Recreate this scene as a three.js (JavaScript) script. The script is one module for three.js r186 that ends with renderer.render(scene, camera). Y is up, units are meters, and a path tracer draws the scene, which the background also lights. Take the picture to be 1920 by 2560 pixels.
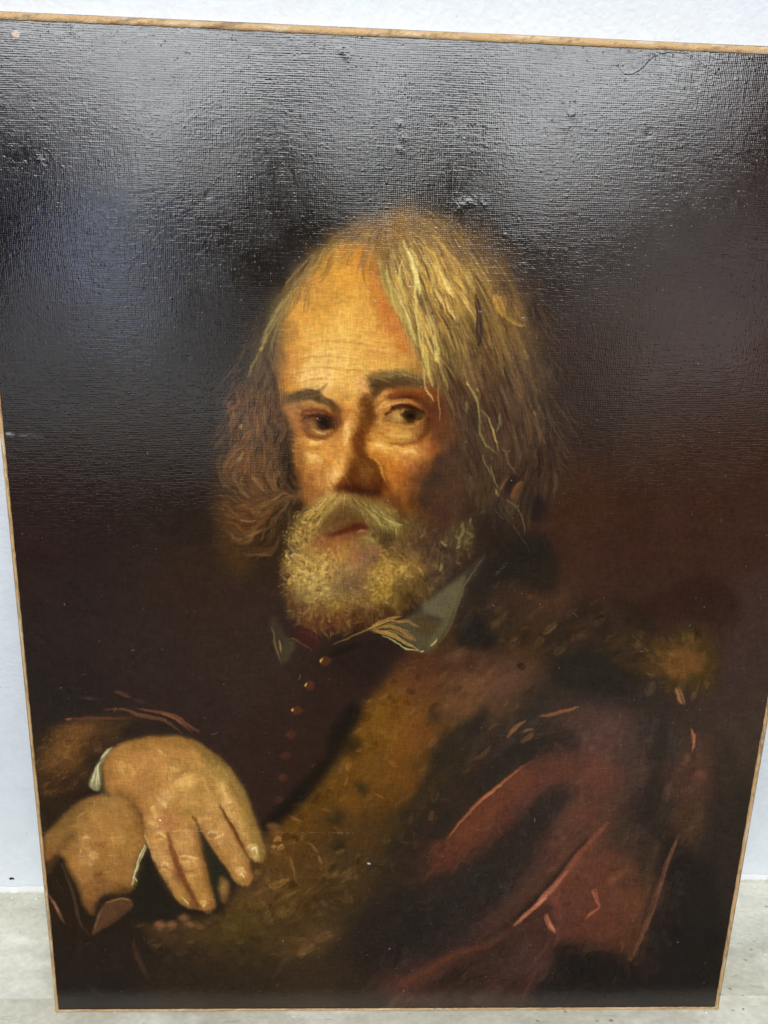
import * as THREE from 'three';
import { mergeGeometries } from 'three/addons/utils/BufferGeometryUtils.js';
import { ConvexGeometry } from 'three/addons/geometries/ConvexGeometry.js';
import { RectAreaLightUniformsLib } from 'three/addons/lights/RectAreaLightUniformsLib.js';

// ---------------------------------------------------------------- camera: a phone held in front of the picture and looking down at it
const scene = new THREE.Scene();
const camera = new THREE.PerspectiveCamera(69.33, 3 / 4, 0.02, 30);
camera.position.set(-0.0412, 0.6485, 0.4320);
camera.up.set(-0.0212, 0.9244, -0.3808);
camera.lookAt(-0.01853, 0.42055, -0.12253);
scene.add(camera);
const renderer = new THREE.WebGLRenderer({ antialias: true });
renderer.toneMapping = THREE.LinearToneMapping;
renderer.toneMappingExposure = 0.75;
renderer.shadowMap.enabled = true;
scene.background = new THREE.Color(0.0, 0.0, 0.0);

// ---------------------------------------------------------------- light: bright panels and panes across the room, behind and above the photographer
RectAreaLightUniformsLib.init();
const WHITE = [1.0, 0.985, 0.97], COOL = [0.94, 0.975, 1.0], BLUE = [0.66, 0.76, 1.0];
let lampCount = 0;
function panel(name, label, category, group, [x, y, z], [w, h], look, [r, g, b], strength) {
  const o = new THREE.Group(); o.name = scene.getObjectByName(name) ? name + '_' + String(++lampCount).padStart(3, '0') : name; o.position.set(x, y, z); o.lookAt(...look); scene.add(o);
  o.userData = { label, category }; if (group) o.userData.group = group;
  const box = (n, sx, sy, sz, px, py, pz, m) => { const k = new THREE.Mesh(new THREE.BoxGeometry(sx, sy, sz), m); k.name = n; k.position.set(px, py, pz); k.castShadow = k.receiveShadow = true; o.add(k); };
  const rim = new THREE.MeshStandardMaterial({ color: new THREE.Color(0.7, 0.7, 0.7), roughness: 0.6 }), glow = new THREE.MeshStandardMaterial({ color: 0x111111, emissive: new THREE.Color(r, g, b), emissiveIntensity: 0.9 });
  box('diffuser', w, h, 0.01, 0, 0, -0.012, glow);
  for (const s of [-1, 1]) { box('frame', 0.03, h + 0.06, 0.04, s * (w / 2 + 0.0155), 0, -0.022, rim); box('frame', w, 0.03, 0.04, 0, s * (h / 2 + 0.0155), -0.022, rim); }
  const l = new THREE.RectAreaLight(new THREE.Color(r, g, b), strength, w, h); l.name = 'lamp_light'; l.lookAt(0, 0, -1); l.rotation.set(0, Math.PI, 0); o.add(l);
}
const AIM = [0, 0.5, 0];
panel('clerestory_window', 'long high band of bright window across the room, outside the frame', 'window light', null, [-0.2, 2.46, 3.0], [4.0, 0.62], AIM, COOL, 17.5);
for (const [x, w, l] of [[-0.97, 0.62, 'left'], [0.03, 0.32, 'middle'], [0.85, 0.52, 'right']]) panel('window_pane', 'lower bright window pane under the high window band, ' + l + ' of three', 'window light', 'panes under the high window band', [x, 1.86, 3.02], [w, 0.36], AIM, COOL, 13);
panel('blue_window', 'low bluish window on the left, outside the frame', 'window light', null, [-1.22, 1.3, 3.0], [0.5, 0.5], AIM, BLUE, 5.5);
panel('added_haze_panel', 'added dim glowing panel low on the left for haze on the varnish, outside the frame', 'window light', null, [-1.15, 0.72, 3.05], [1.5, 0.5], AIM, COOL, 0.95);  // invented dim source, added to lay grey haze over the left of the varnish
panel('added_haze_panel', 'added dim glowing panel on the right for haze on the varnish, outside the frame', 'window light', null, [1.6, 1.15, 3.05], [1.0, 1.0], AIM, WHITE, 0.65);  // its weaker counterpart, likewise added for haze on the right side
panel('overhead_fill_panel', 'large white fill panel added overhead to brighten floor and wall, outside the frame', 'added fill light', null, [0, 2.9, 1.2], [2.5, 1.5], AIM, WHITE, 3.3);  // fill light added overhead for floor and wall, not a known lamp

// ---------------------------------------------------------------- materials' helpers
// ---------------------------------------------------------------- the oil painting: pigment and relief, brushed stroke by stroke on two canvases
const TW = 1536, TH = 2011;                                            // texture pixels over the face of the canvas
let seedState = 20240611;
const rnd = () => { seedState = (seedState + 0x6d2b79f5) | 0; let t = Math.imul(seedState ^ (seedState >>> 15), 1 | seedState); t = (t + Math.imul(t ^ (t >>> 7), 61 | t)) ^ t; return ((t ^ (t >>> 14)) >>> 0) / 4294967296; };
const rr = (a, b) => a + (b - a) * rnd();
const gauss = () => (rnd() + rnd() + rnd() + rnd() - 2) * 1.0;
const clamp = (x, a = 0, b = 1) => Math.min(b, Math.max(a, x));
const smooth = (a, b, x) => { const t = clamp((x - a) / (b - a)); return t * t * (3 - 2 * t); };
const mixc = (a, b, t) => [a[0] + (b[0] - a[0]) * t, a[1] + (b[1] - a[1]) * t, a[2] + (b[2] - a[2]) * t];
const hex = (h) => [1, 3, 5].map((i) => parseInt(h.slice(i, i + 2), 16));
const mixHex = (a, b, t) => '#' + mixc(hex(a), hex(b), t).map((v) => Math.round(v).toString(16).padStart(2, '0')).join('');
const css = (c, a = 1) => `rgba(${clamp(c[0] + .5, 0, 255) | 0},${clamp(c[1] + .5, 0, 255) | 0},${clamp(c[2] + .5, 0, 255) | 0},${a})`;
const pts = (s) => s.trim().split(/\s+/).map((p) => p.split(',').map(Number));
const hash2 = (x, y) => { let h = Math.imul(x, 374761393) + Math.imul(y, 668265263) | 0; h = Math.imul(h ^ (h >>> 13), 1274126177); return ((h ^ (h >>> 16)) >>> 0) / 4294967296; };
const vnoise = (x, y) => { const i = Math.floor(x), j = Math.floor(y), u = x - i, v = y - j, s = u * u * (3 - 2 * u), t = v * v * (3 - 2 * v); const a = hash2(i, j), b = hash2(i + 1, j), c = hash2(i, j + 1), d = hash2(i + 1, j + 1); return a + (b - a) * s + (c - a) * t + (a - b - c + d) * s * t; };
const fbm = (x, y, o = 4) => { let s = 0, a = .5, n = 0; for (let i = 0; i < o; i++) { s += a * vnoise(x, y); n += a; a *= .5; x = x * 2.03 + 17.1; y = y * 2.03 + 9.7; } return s / n; };
const makeCanvas = (w, h) => { const c = document.createElement('canvas'); c.width = w; c.height = h; return c; };

function paintPicture() {
  const col = makeCanvas(TW, TH), g = col.getContext('2d'), hgt = makeCanvas(TW, TH), q = hgt.getContext('2d');
  q.fillStyle = 'rgb(100,100,100)'; q.fillRect(0, 0, TW, TH);
  // a Catmull-Rom curve through points, sampled
  const curve = (p, closed = false, n = 10) => {
    if (typeof p === 'string') p = pts(p);
    const out = [], m = p.length, at = (i) => closed ? p[(i + m) % m] : p[clamp(i, 0, m - 1)];
    for (let i = 0; i < (closed ? m : m - 1); i++) {
      const a = at(i - 1), b = at(i), c = at(i + 1), d = at(i + 2);
      for (let k = 0; k < n; k++) {
        const t = k / n, t2 = t * t, t3 = t2 * t;
        out.push([0, 1].map((e) => .5 * (2 * b[e] + (c[e] - a[e]) * t + (2 * a[e] - 5 * b[e] + 4 * c[e] - d[e]) * t2 + (3 * b[e] - a[e] - 3 * c[e] + d[e]) * t3)));
      }
    }
    if (!closed) out.push(p[m - 1]);
    return out;
  };
  const trace = (x, c) => { x.beginPath(); c.forEach((p, i) => i ? x.lineTo(p[0], p[1]) : x.moveTo(p[0], p[1])); };
  const clipTo = (x, c, pad) => { let x0 = 1e9, y0 = 1e9, x1 = -1e9, y1 = -1e9; for (const [a, b] of c) { x0 = Math.min(x0, a); x1 = Math.max(x1, a); y0 = Math.min(y0, b); y1 = Math.max(y1, b); } x.beginPath(); x.rect(x0 - pad, y0 - pad, x1 - x0 + 2 * pad, y1 - y0 + 2 * pad); x.clip(); };
  // a closed patch of paint with a soft edge
  const blob = (p, c, soft = 4, alpha = 1, ctx = g) => {
    const o = curve(p, true); ctx.save(); clipTo(ctx, o, soft * 3 + 2); ctx.filter = soft > .3 ? `blur(${soft}px)` : 'none'; ctx.globalAlpha = alpha; ctx.fillStyle = c; trace(ctx, o); ctx.closePath(); ctx.fill(); ctx.restore();
  };
  const ribbon = (c, w) => {                                           // outline of a brush mark of width w(t) along the curve c
    const L = [], R = [], n = c.length - 1;
    c.forEach((p, i) => { const a = c[Math.max(0, i - 1)], b = c[Math.min(n, i + 1)], l = Math.hypot(b[0] - a[0], b[1] - a[1]) || 1, k = w(i / n) / 2; L.push([p[0] - (b[1] - a[1]) / l * k, p[1] + (b[0] - a[0]) / l * k]); R.push([p[0] + (b[1] - a[1]) / l * k, p[1] - (b[0] - a[0]) / l * k]); });
    return L.concat(R.reverse());
  };
  // a brush mark: widths at start, middle and end
  const stroke = (p, c, [w0, w1, w2], alpha = 1, soft = .8, raise = 0) => {
    const k = curve(p), w = (t) => t < .5 ? w0 + (w1 - w0) * Math.sin(t * Math.PI) : w2 + (w1 - w2) * Math.sin(t * Math.PI), thick = w1 >= 2.6 && soft < 2.3, base = hex(c[0] === '#' ? c : '#000000');
    const o = ribbon(k, w);
    g.save(); clipTo(g, o, soft * 3 + 2); g.filter = soft > .3 ? `blur(${soft}px)` : 'none'; g.globalAlpha = alpha * (thick ? .62 : 1); g.fillStyle = c; trace(g, o); g.closePath(); g.fill(); g.restore();
    if (thick && c[0] === '#') for (let i = 0, n = Math.ceil(w1 * 1.3) + 1; i < n; i++) {                // the separate hairs of the brush
      const off = rr(-.55, .55), t0 = rnd() * .3, t1 = 1 - rnd() * .35, m = k.length - 1, q0 = [], lum = gauss() * 17;
      for (let j = Math.floor(t0 * m); j <= t1 * m; j++) { const e = k[Math.max(0, j - 1)], f = k[Math.min(m, j + 1)], l = Math.hypot(f[0] - e[0], f[1] - e[1]) || 1, d = off * w(j / m); q0.push([k[j][0] - (f[1] - e[1]) / l * d + gauss() * .2, k[j][1] + (f[0] - e[0]) / l * d + gauss() * .2]); }
      if (q0.length < 2) continue; g.globalAlpha = alpha * rr(.2, .75); g.strokeStyle = css([base[0] + lum, base[1] + lum, base[2] + lum * .7]); g.lineWidth = rr(.8, Math.min(2.6, .9 + w1 * .17)); g.lineCap = 'round'; trace(g, q0); g.stroke();
      if (raise) { q.globalAlpha = Math.min(1, raise) * rr(.3, 1); q.strokeStyle = lum > -4 ? '#fff' : '#000'; q.lineWidth = rr(.7, 1.4); trace(q, q0); q.stroke(); }
    }
    g.globalAlpha = 1; q.globalAlpha = 1;
    if (raise) { q.save(); clipTo(q, o, 5); q.filter = 'blur(1px)'; q.globalAlpha = Math.min(1, Math.abs(raise) * .7); q.fillStyle = raise > 0 ? '#fff' : '#000'; trace(q, o); q.closePath(); q.fill(); q.restore(); }
  };
  // colours known at places, blended between them
  const field = (list, soft = 30, pw = 2, gain = [1, 1, 1]) => {
    const P = list.map(([s, c]) => [...pts(s)[0], ...hex(c)]);
    return (x, y) => { let r = 0, gg = 0, b = 0, s = 0; for (const e of P) { const d = (x - e[0]) ** 2 + (y - e[1]) ** 2 + soft * soft, w = 1 / Math.pow(d, pw); r += w * e[2]; gg += w * e[3]; b += w * e[4]; s += w; } return [r / s, gg / s, b / s]; };
  };
  // lays a field of colour through a soft-edged mask
  const lay = (f, mask, soft, alpha = 1, step = 4) => {
    const M = curve(mask, true); let x0 = 1e9, y0 = 1e9, x1 = -1e9, y1 = -1e9;
    for (const [x, y] of M) { x0 = Math.min(x0, x); x1 = Math.max(x1, x); y0 = Math.min(y0, y); y1 = Math.max(y1, y); }
    const pad = soft * 3; x0 = Math.max(0, Math.floor(x0 - pad)); y0 = Math.max(0, Math.floor(y0 - pad)); x1 = Math.min(TW, Math.ceil(x1 + pad)); y1 = Math.min(TH, Math.ceil(y1 + pad));
    const w = Math.ceil((x1 - x0) / step) + 1, h = Math.ceil((y1 - y0) / step) + 1, sm = makeCanvas(w, h), sx = sm.getContext('2d'), im = sx.createImageData(w, h);
    for (let j = 0; j < h; j++) for (let i = 0; i < w; i++) { const c = f(x0 + i * step, y0 + j * step), o = (j * w + i) * 4; im.data[o] = c[0] + hash2(i, j); im.data[o + 1] = c[1] + hash2(i + 7, j); im.data[o + 2] = c[2] + hash2(i, j + 7); im.data[o + 3] = 255; }
    sx.putImageData(im, 0, 0);
    const big = makeCanvas(x1 - x0, y1 - y0), bx = big.getContext('2d');
    bx.filter = soft > .3 ? `blur(${soft}px)` : 'none'; bx.fillStyle = '#fff'; bx.translate(-x0, -y0); trace(bx, M); bx.closePath(); bx.fill(); bx.filter = 'none'; bx.setTransform(1, 0, 0, 1, 0, 0);
    bx.globalCompositeOperation = 'source-in'; bx.imageSmoothingEnabled = true; bx.imageSmoothingQuality = 'high'; bx.drawImage(sm, 0, 0, w * step, h * step);
    g.save(); g.globalAlpha = alpha; g.drawImage(big, x0, y0); g.restore();
  };
  const inside = (poly) => { const c = curve(poly, true); return (x, y) => { let o = false; for (let i = 0, j = c.length - 1; i < c.length; j = i++) if ((c[i][1] > y) !== (c[j][1] > y) && x < (c[j][0] - c[i][0]) * (y - c[i][1]) / (c[j][1] - c[i][1]) + c[i][0]) o = !o; return o; }; };
  // directions known at places (two points each: from, to), blended between them
  const flow = (list) => { const F = list.map((s) => { const [a, b] = pts(s); const l = Math.hypot(b[0] - a[0], b[1] - a[1]); return [a[0], a[1], (b[0] - a[0]) / l, (b[1] - a[1]) / l]; }); return (x, y) => { let u = 0, v = 0; for (const e of F) { const w = 1 / ((x - e[0]) ** 2 + (y - e[1]) ** 2 + 400) ** 1.5; u += e[2] * w; v += e[3] * w; } const l = Math.hypot(u, v) || 1; return [u / l, v / l]; }; };
  // wet paint never keeps a clean edge: everything is dragged about a little, and the pigment lies unevenly over the threads
  const DARK = 4, THREADS = .11;
  const work = (amp, mot) => {
    const im = g.getImageData(0, 0, TW, TH), s = im.data, out = new Uint8ClampedArray(s.length);
    for (let y = 0; y < TH; y++) for (let x = 0; x < TW; x++) {
      const dx = (vnoise(x / 4.2, y / 4.2) - .5) * amp + (vnoise(x / 15 + 40, y / 15) - .5) * amp * 1.8, dy = (vnoise(x / 4.2 + 90, y / 4.2) - .5) * amp + (vnoise(x / 15, y / 15 + 70) - .5) * amp * 1.8;
      const X = clamp(x + dx, 0, TW - 1.01), Y = clamp(y + dy, 0, TH - 1.01), a = X | 0, b = Y | 0, u = X - a, v = Y - b, o = (b * TW + a) * 4, k = (y * TW + x) * 4, m = 1 + (vnoise(x / 2.3, y / 2.3) - .5) * mot + (vnoise(x / 7, y / 7) - .5) * mot + (vnoise(x / 24, y / 24) - .5) * mot * .8, e = (vnoise(x / 18 + 5, y / 18) - .5) * mot * 26, w = (hash2(x, y) - .5) * 3.4;
      const t = [0, 1, 2].map((c) => ((s[o + c] * (1 - u) + s[o + 4 + c] * u) * (1 - v) + (s[o + TW * 4 + c] * (1 - u) + s[o + TW * 4 + 4 + c] * u) * v)), L = t[0] * .3 + t[1] * .59 + t[2] * .11, th = 1 + (vnoise(x / 1.7, y / 11 + 5) + vnoise(x / 11, y / 1.7 + 60) - 1) * THREADS;
      for (let c = 0; c < 3; c++) out[k + c] = Math.max(4, (L + (t[c] - L) * (1.06 - L / 255 * .03)) * [1.015, .985, .93][c] * m * th - DARK) + (c === 0 ? e : c === 2 ? -e : 0) * .25 + w;
      out[k + 3] = 255;
    }
    im.data.set(out); g.putImageData(im, 0, 0);
  };
  let shot = null;
  const snap = () => { shot = g.getImageData(0, 0, TW, TH).data; };
  const sample = (x, y) => { const o = (clamp(y | 0, 0, TH - 1) * TW + clamp(x | 0, 0, TW - 1)) * 4; return [shot[o], shot[o + 1], shot[o + 2]]; };
  // goes over an area with many small brush marks that follow a flow, each taking up the paint that is there
  const scrub = (poly, dir, { n, len, wid, jit = 8, alpha = .55, raise = .2, bend = .15, pull = 0 }) => {
    snap(); const inn = inside(poly), c = curve(poly, true); let x0 = 1e9, y0 = 1e9, x1 = -1e9, y1 = -1e9;
    for (const [x, y] of c) { x0 = Math.min(x0, x); x1 = Math.max(x1, x); y0 = Math.min(y0, y); y1 = Math.max(y1, y); }
    for (let k = 0; k < n; k++) {
      const x = rr(x0, x1), y = rr(y0, y1); if (!inn(x, y)) continue;
      let [u, v] = dir(x, y); const b = gauss() * bend, L = len * rr(.5, 1.5), w = wid * rr(.5, 1.4), s0 = sample(x + u * pull, y + v * pull), lum = gauss() * jit, cc = [s0[0] + lum + gauss() * jit * .3, s0[1] + lum * .9 + gauss() * jit * .3, s0[2] + lum * .6];
      const p = [[x - u * L / 2, y - v * L / 2], [x + v * b * L, y - u * b * L], [x + u * L / 2, y + v * L / 2]];
      g.globalAlpha = alpha * rr(.5, 1); g.strokeStyle = css(cc); g.lineWidth = w; g.lineCap = 'round'; g.beginPath(); g.moveTo(...p[0]); g.quadraticCurveTo(...p[1], ...p[2]); g.stroke();
      if (raise && rnd() < .8) { q.globalAlpha = raise * rr(.3, 1); q.lineCap = 'round'; const dk = rnd() < .5; q.strokeStyle = dk ? '#000' : '#fff'; q.lineWidth = Math.max(1, w * .45); const o = rr(-.5, .5) * w; q.beginPath(); q.moveTo(p[0][0] - v * o, p[0][1] + u * o); q.quadraticCurveTo(p[1][0] - v * o, p[1][1] + u * o, p[2][0] - v * o, p[2][1] + u * o); q.stroke(); }
    }
    g.globalAlpha = 1; q.globalAlpha = 1;
  };
  // long hairs that grow from a place along a flow
  const hairs = (starts, dir, { n, len, wid = 1.2, cols, alpha = .6, wob = .25, raise = .25, spread = 6 }) => {
    const S = starts.map((s) => curve(s));
    for (let k = 0; k < n; k++) {
      const c = S[(rnd() * S.length) | 0], a = c[(rnd() * c.length) | 0]; let x = a[0] + gauss() * spread, y = a[1] + gauss() * spread; const L = len * rr(.35, 1.2), st = 5, cc = hex(cols[(rnd() * cols.length) | 0]), lum = gauss() * 14, p = [[x, y]]; let th = gauss() * wob;
      for (let d = 0; d < L; d += st) { let [u, v] = dir(x, y); th += gauss() * .05; const cs = Math.cos(th), sn = Math.sin(th);[u, v] = [u * cs - v * sn, u * sn + v * cs]; x += u * st; y += v * st; p.push([x, y]); }
      const o = ribbon(p, (t) => wid * rr(.85, 1.15) * Math.sin(Math.PI * Math.pow(.04 + t * .94, .7)) + .25); g.globalAlpha = alpha * rr(.4, 1); g.fillStyle = css([cc[0] + lum, cc[1] + lum, cc[2] + lum * .7]); trace(g, o); g.closePath(); g.fill();
      if (raise) { q.globalAlpha = raise * rr(.4, 1); q.fillStyle = lum > -3 ? '#fff' : '#000'; trace(q, o); q.closePath(); q.fill(); }
    }
    g.globalAlpha = 1; q.globalAlpha = 1;
  };
  // broad bristly locks that follow a flow
  const locks = (poly, dir, { n, len, wid, cols, alpha = .5, raise = .3, keep = .5, lum = 22, soft = .8 }) => {
    snap(); const inn = inside(poly), c = curve(poly, true); let x0 = 1e9, y0 = 1e9, x1 = -1e9, y1 = -1e9;
    for (const [x, y] of c) { x0 = Math.min(x0, x); x1 = Math.max(x1, x); y0 = Math.min(y0, y); y1 = Math.max(y1, y); }
    for (let k = 0; k < n; k++) {
      let x = rr(x0, x1), y = rr(y0, y1); if (!inn(x, y)) continue; const L = len * rr(.4, 1.3), k0 = mixc(hex(cols[(rnd() * cols.length) | 0]), sample(x, y), keep), d = gauss() * lum, P = [[x, y]]; let th = gauss() * .12;
      for (let t = 0; t < L; t += 7) { const [u, v] = dir(x, y); th += gauss() * .03; x += (u - v * th) * 7; y += (v + u * th) * 7; P.push([x, y]); }
      if (P.length < 2) continue; const w = wid * rr(.4, 1.3);
      stroke(P, '#' + [k0[0] + d, k0[1] + d * .95, k0[2] + d * .7].map((v) => (clamp(v, 0, 255) | 0).toString(16).padStart(2, '0')).join(''), [w * .4, w, w * .2], alpha * rr(.5, 1), soft, raise);
    }
  };
  // little curls of thick paint
  const curls = (spots, { n, r = 8, cols, alpha = .7, wid = 1.6, raise = .5, keep = .5, sweep = [.7, 1.9] }) => {
    snap();
    const S = spots.map(([s, rad, wgt = 1]) => [...pts(s)[0], rad, wgt]);
    for (let k = 0; k < n; k++) {
      const s = S[(rnd() * S.length) | 0]; if (rnd() > s[3]) continue; const a = rr(0, 6.283), d = s[2] * Math.sqrt(rnd()), x = s[0] + Math.cos(a) * d, y = s[1] + Math.sin(a) * d * .9, R = r * rr(.5, 1.5), a0 = rr(0, 6.283), sw = rr(...sweep) * (rnd() < .5 ? -1 : 1), p = [];
      for (let t = 0; t <= 8; t++) { const b = a0 + sw * t / 8; p.push([x + Math.cos(b) * R * (1 + t * .03), y + Math.sin(b) * R * 1.1]); }
      const cc = mixc(hex(cols[(rnd() * cols.length) | 0]), sample(x, y), keep), lum = gauss() * 16, o = ribbon(p, (t) => wid * rr(.8, 1.2) * (.4 + Math.sin(t * 3.1))); g.globalAlpha = alpha * rr(.4, 1); g.fillStyle = css([cc[0] + lum, cc[1] + lum, cc[2] + lum * .7]); trace(g, o); g.closePath(); g.fill();
      q.globalAlpha = raise * rr(.3, 1); q.fillStyle = lum > -6 ? '#fff' : '#000'; trace(q, o); q.closePath(); q.fill();
    }
    g.globalAlpha = 1; q.globalAlpha = 1;
  };
  // tufts of fur: fans of short soft dabs
  const fur = (poly, dir, { n, len = 16, cols, alpha = .3, wid = 3 }) => {
    const inn = inside(poly), c = curve(poly, true); let x0 = 1e9, y0 = 1e9, x1 = -1e9, y1 = -1e9;
    for (const [x, y] of c) { x0 = Math.min(x0, x); x1 = Math.max(x1, x); y0 = Math.min(y0, y); y1 = Math.max(y1, y); }
    for (let k = 0; k < n; k++) {
      const x = rr(x0, x1), y = rr(y0, y1); if (!inn(x, y)) continue; const [u, v] = dir(x, y), cc = hex(cols[(rnd() * cols.length) | 0]);
      for (let i = 0, m = 3 + (rnd() * 5 | 0); i < m; i++) { const th = gauss() * .35, cs = Math.cos(th), sn = Math.sin(th), a = u * cs - v * sn, b = u * sn + v * cs, L = len * rr(.5, 1.4), ox = gauss() * wid * 2, oy = gauss() * wid * 2, lum = gauss() * 10; g.globalAlpha = alpha * rr(.3, 1); g.strokeStyle = css([cc[0] + lum, cc[1] + lum, cc[2] + lum * .6]); g.lineWidth = wid * rr(.4, 1.2); g.lineCap = 'round'; g.beginPath(); g.moveTo(x + ox, y + oy); g.quadraticCurveTo(x + ox + a * L * .5 - b * L * .1, y + oy + b * L * .5 + a * L * .1, x + ox + a * L, y + oy + b * L); g.stroke(); }
    }
    g.globalAlpha = 1;
  };

  // ---- ground: the dark wall behind the sitter, his coat, the fur and the red sleeve laid in broadly
  const ground = field([
    ['99.2,51.4', '#262022'], ['385.6,39.9', '#231e20'], ['716.3,44.6', '#231e1f'], ['1055.6,61.4', '#261f1e'], ['1334.8,81.3', '#2a1f1d'], ['106,283.5', '#221e22'], ['310,276.5', '#26221f'], ['516.1,237.2', '#25211e'], ['793,246.8', '#2a241f'], ['1081.5,316', '#2d2421'], ['1333.7,307.7', '#2c1f1d'],
    ['84,553.3', '#241f20'], ['299.9,511.9', '#26221f'], ['216.4,732.8', '#2c2320'], ['59.6,852.1', '#2c201e'], ['324.7,807.1', '#2c231e'], ['373,966.5', '#352720'], ['123.5,1012.4', '#2d2422'], ['235.3,1094.9', '#322723'], ['68.7,1228.3', '#2a2320'], ['431.4,1179.1', '#362924'], ['332.6,1252', '#322622'], ['552.9,1341.5', '#33231d'], ['642,1194', '#30221c'], ['470.2,1314.4', '#342520'], ['417,1092', '#352823'],
    ['1136.1,487.5', '#33261f'], ['1114,634.8', '#352a25'], ['1256.9,556.6', '#362722'], ['1398.8,589.8', '#38261f'], ['1198.8,709.1', '#3c2a22'], ['1357.3,728.6', '#3c2820'], ['1098.4,789.8', '#412b20'], ['1185.4,868.4', '#3d2820'], ['1294.6,849.9', '#3e2921'], ['1416.7,863.7', '#3f2a22'], ['1476.4,988.4', '#40302e'], ['1229.6,975.8', '#3a2820'], ['1132.7,977.5', '#402c24'], ['1360.6,1042.1', '#3b2922'], ['1480,1119.6', '#42332f'],
    ['1482.3,1303.6', '#42362f'], ['1529.2,1498.5', '#332c26'], ['1488.9,1653', '#332b27'], ['1501,1870.2', '#282622'], ['1343,1960.4', '#2a2522'], ['1371.9,1449.7', '#3d3029'], ['1248.7,1960', '#2c2522'], ['968.3,1958.9', '#33281f'], ['691.4,1957.8', '#332a22'], ['417.9,1956.7', '#2f271e'], ['418.9,1901', '#3a2e20'], ['581.2,1901.5', '#3c3022'], ['284.5,1900.7', '#33291f'], ['671.3,1868.6', '#372c22'], ['103.2,1955.4', '#28221e'], ['68.3,1813.5', '#2b221d'], ['41.2,1708.5', '#33261e'], ['199.7,1813.6', '#2c241d'], ['30.3,1412.1', '#352a1e'], ['1214.9,1213.7', '#342d28'], ['1125,1151.6', '#352d28'],
  ], 60, 2, [1.06, 1.12, 1.08]);
  lay(ground, '-56,-45.1 685.9,-76.5 1588.9,-114.7 1784.5,798.7 2069.5,2130.1 751.3,2119.9 -313.8,2111.7 -161.9,841.2', 0, 1, 6);
  scrub('13.7,8.6 1517.1,6.8 1489.9,1075.1 1335.4,1166.6 1055.2,830.7 974.3,319.6 695.7,250.2 413.5,544 340.6,1008.5 48.3,1184.4', (x, y) => [Math.sin(x * .011 + y * .004), Math.cos(y * .009)], { n: 5200, len: 60, wid: 9, jit: 4, alpha: .35, raise: .05 });
  // ---- coat front and the fur: one long collar that runs from the neck to the cuffs
  const furMask = '850.6,949.2 926.7,898.2 1003,864.1 1065.3,945.1 1133.5,986 1204.7,1044.7 1274.4,1078.5 1320.6,1051.5 1379.5,1059.3 1413.1,1120.6 1398,1193 1337.7,1184.7 1251.7,1167.8 1166.4,1151 1067.8,1161.3 1014.8,1225.4 952.4,1290.6 890.4,1385.6 826,1463.5 777.4,1543 736.6,1624.3 686.1,1717.9 652,1792.4 563,1857.4 419.5,1868.1 268.8,1846 217.8,1803 211.5,1750 272.6,1749.9 368.8,1749.9 458.3,1615.1 476.4,1534.7 540.4,1475.3 594.9,1388.3 651.9,1289.3 715.5,1193.1 766.1,1121.4 823.8,1051';
  const furField = field([
    ['906.6,956.5', '#2c2620'], ['981.9,897.1', '#2b2620'], ['973.3,997.3', '#3c2c22'], ['1044.2,979.1', '#4a3226'], ['897.2,1067.1', '#2c2420'], ['841.6,1085.3', '#43301f'], ['953.3,1057.5', '#33281f'], ['995.8,1082.9', '#46331f'], ['1077.4,1081.6', '#33271f'], ['1139.4,1045.8', '#30251e'], ['1123.3,1133.8', '#2c2621'], ['1210.5,1097.1', '#3a2d20'], ['1264.2,1131.7', '#3c2f1f'], ['1346.3,1121.6', '#46361f'],
    ['803,1129.6', '#523322'], ['789.3,1192.1', '#603d24'], ['875.8,1119.7', '#503525'], ['919.9,1172.4', '#6b4a35'], ['890,1226.9', '#6a4a30'], ['978.2,1180.5', '#604334'], ['1005.1,1207.3', '#46362a'], ['757.7,1228.6', '#704a1c'], ['717.6,1265.6', '#73501c'], ['693.7,1302.8', '#6b4a1a'], ['760.6,1311.3', '#7a4f1e'], ['810,1292.2', '#6e4523'], ['860.2,1291.6', '#4e3924'], ['910.4,1291.1', '#38302a'], ['855,1357.4', '#3a3220'], ['814.1,1386.3', '#553a1e'],
    ['645.1,1378.3', '#664619'], ['703.9,1377.8', '#6d4a1c'], ['763.3,1386.7', '#6e471d'], ['595.4,1445.8', '#5e421a'], ['654.9,1455', '#6a481d'], ['723,1454.5', '#62421c'], ['544.7,1504.7', '#62441a'], ['613.1,1514.1', '#553c1c'], ['682.1,1533.6', '#4f391f'], ['750.2,1503.4', '#43321d'], ['510.3,1574.5', '#5f4220'], ['579.4,1594.3', '#543c20'], ['648.9,1604.2', '#493722'], ['719.3,1634.6', '#41321f'], ['778.2,1563.1', '#302a1e'],
    ['475,1676.6', '#5e4528'], ['544.9,1676.4', '#54401f'], ['615.3,1707.5', '#43321f'], ['387.8,1687.1', '#6a4e2a'], ['421.3,1760.4', '#50401f'], ['332.5,1792.3', '#4b3a22'], ['262.1,1792.3', '#493624'], ['509.5,1781.7', '#493821'], ['616.5,1814', '#554029'], ['571.9,1846.5', '#5a452a'], ['437.5,1857.2', '#3d311f'], ['312.8,1857', '#382c20'], ['241.3,1867.7', '#30261e'], ['669.2,1760.3', '#3d3220'],
  ], 26, 2);
  lay(furField, furMask, 13);
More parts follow.
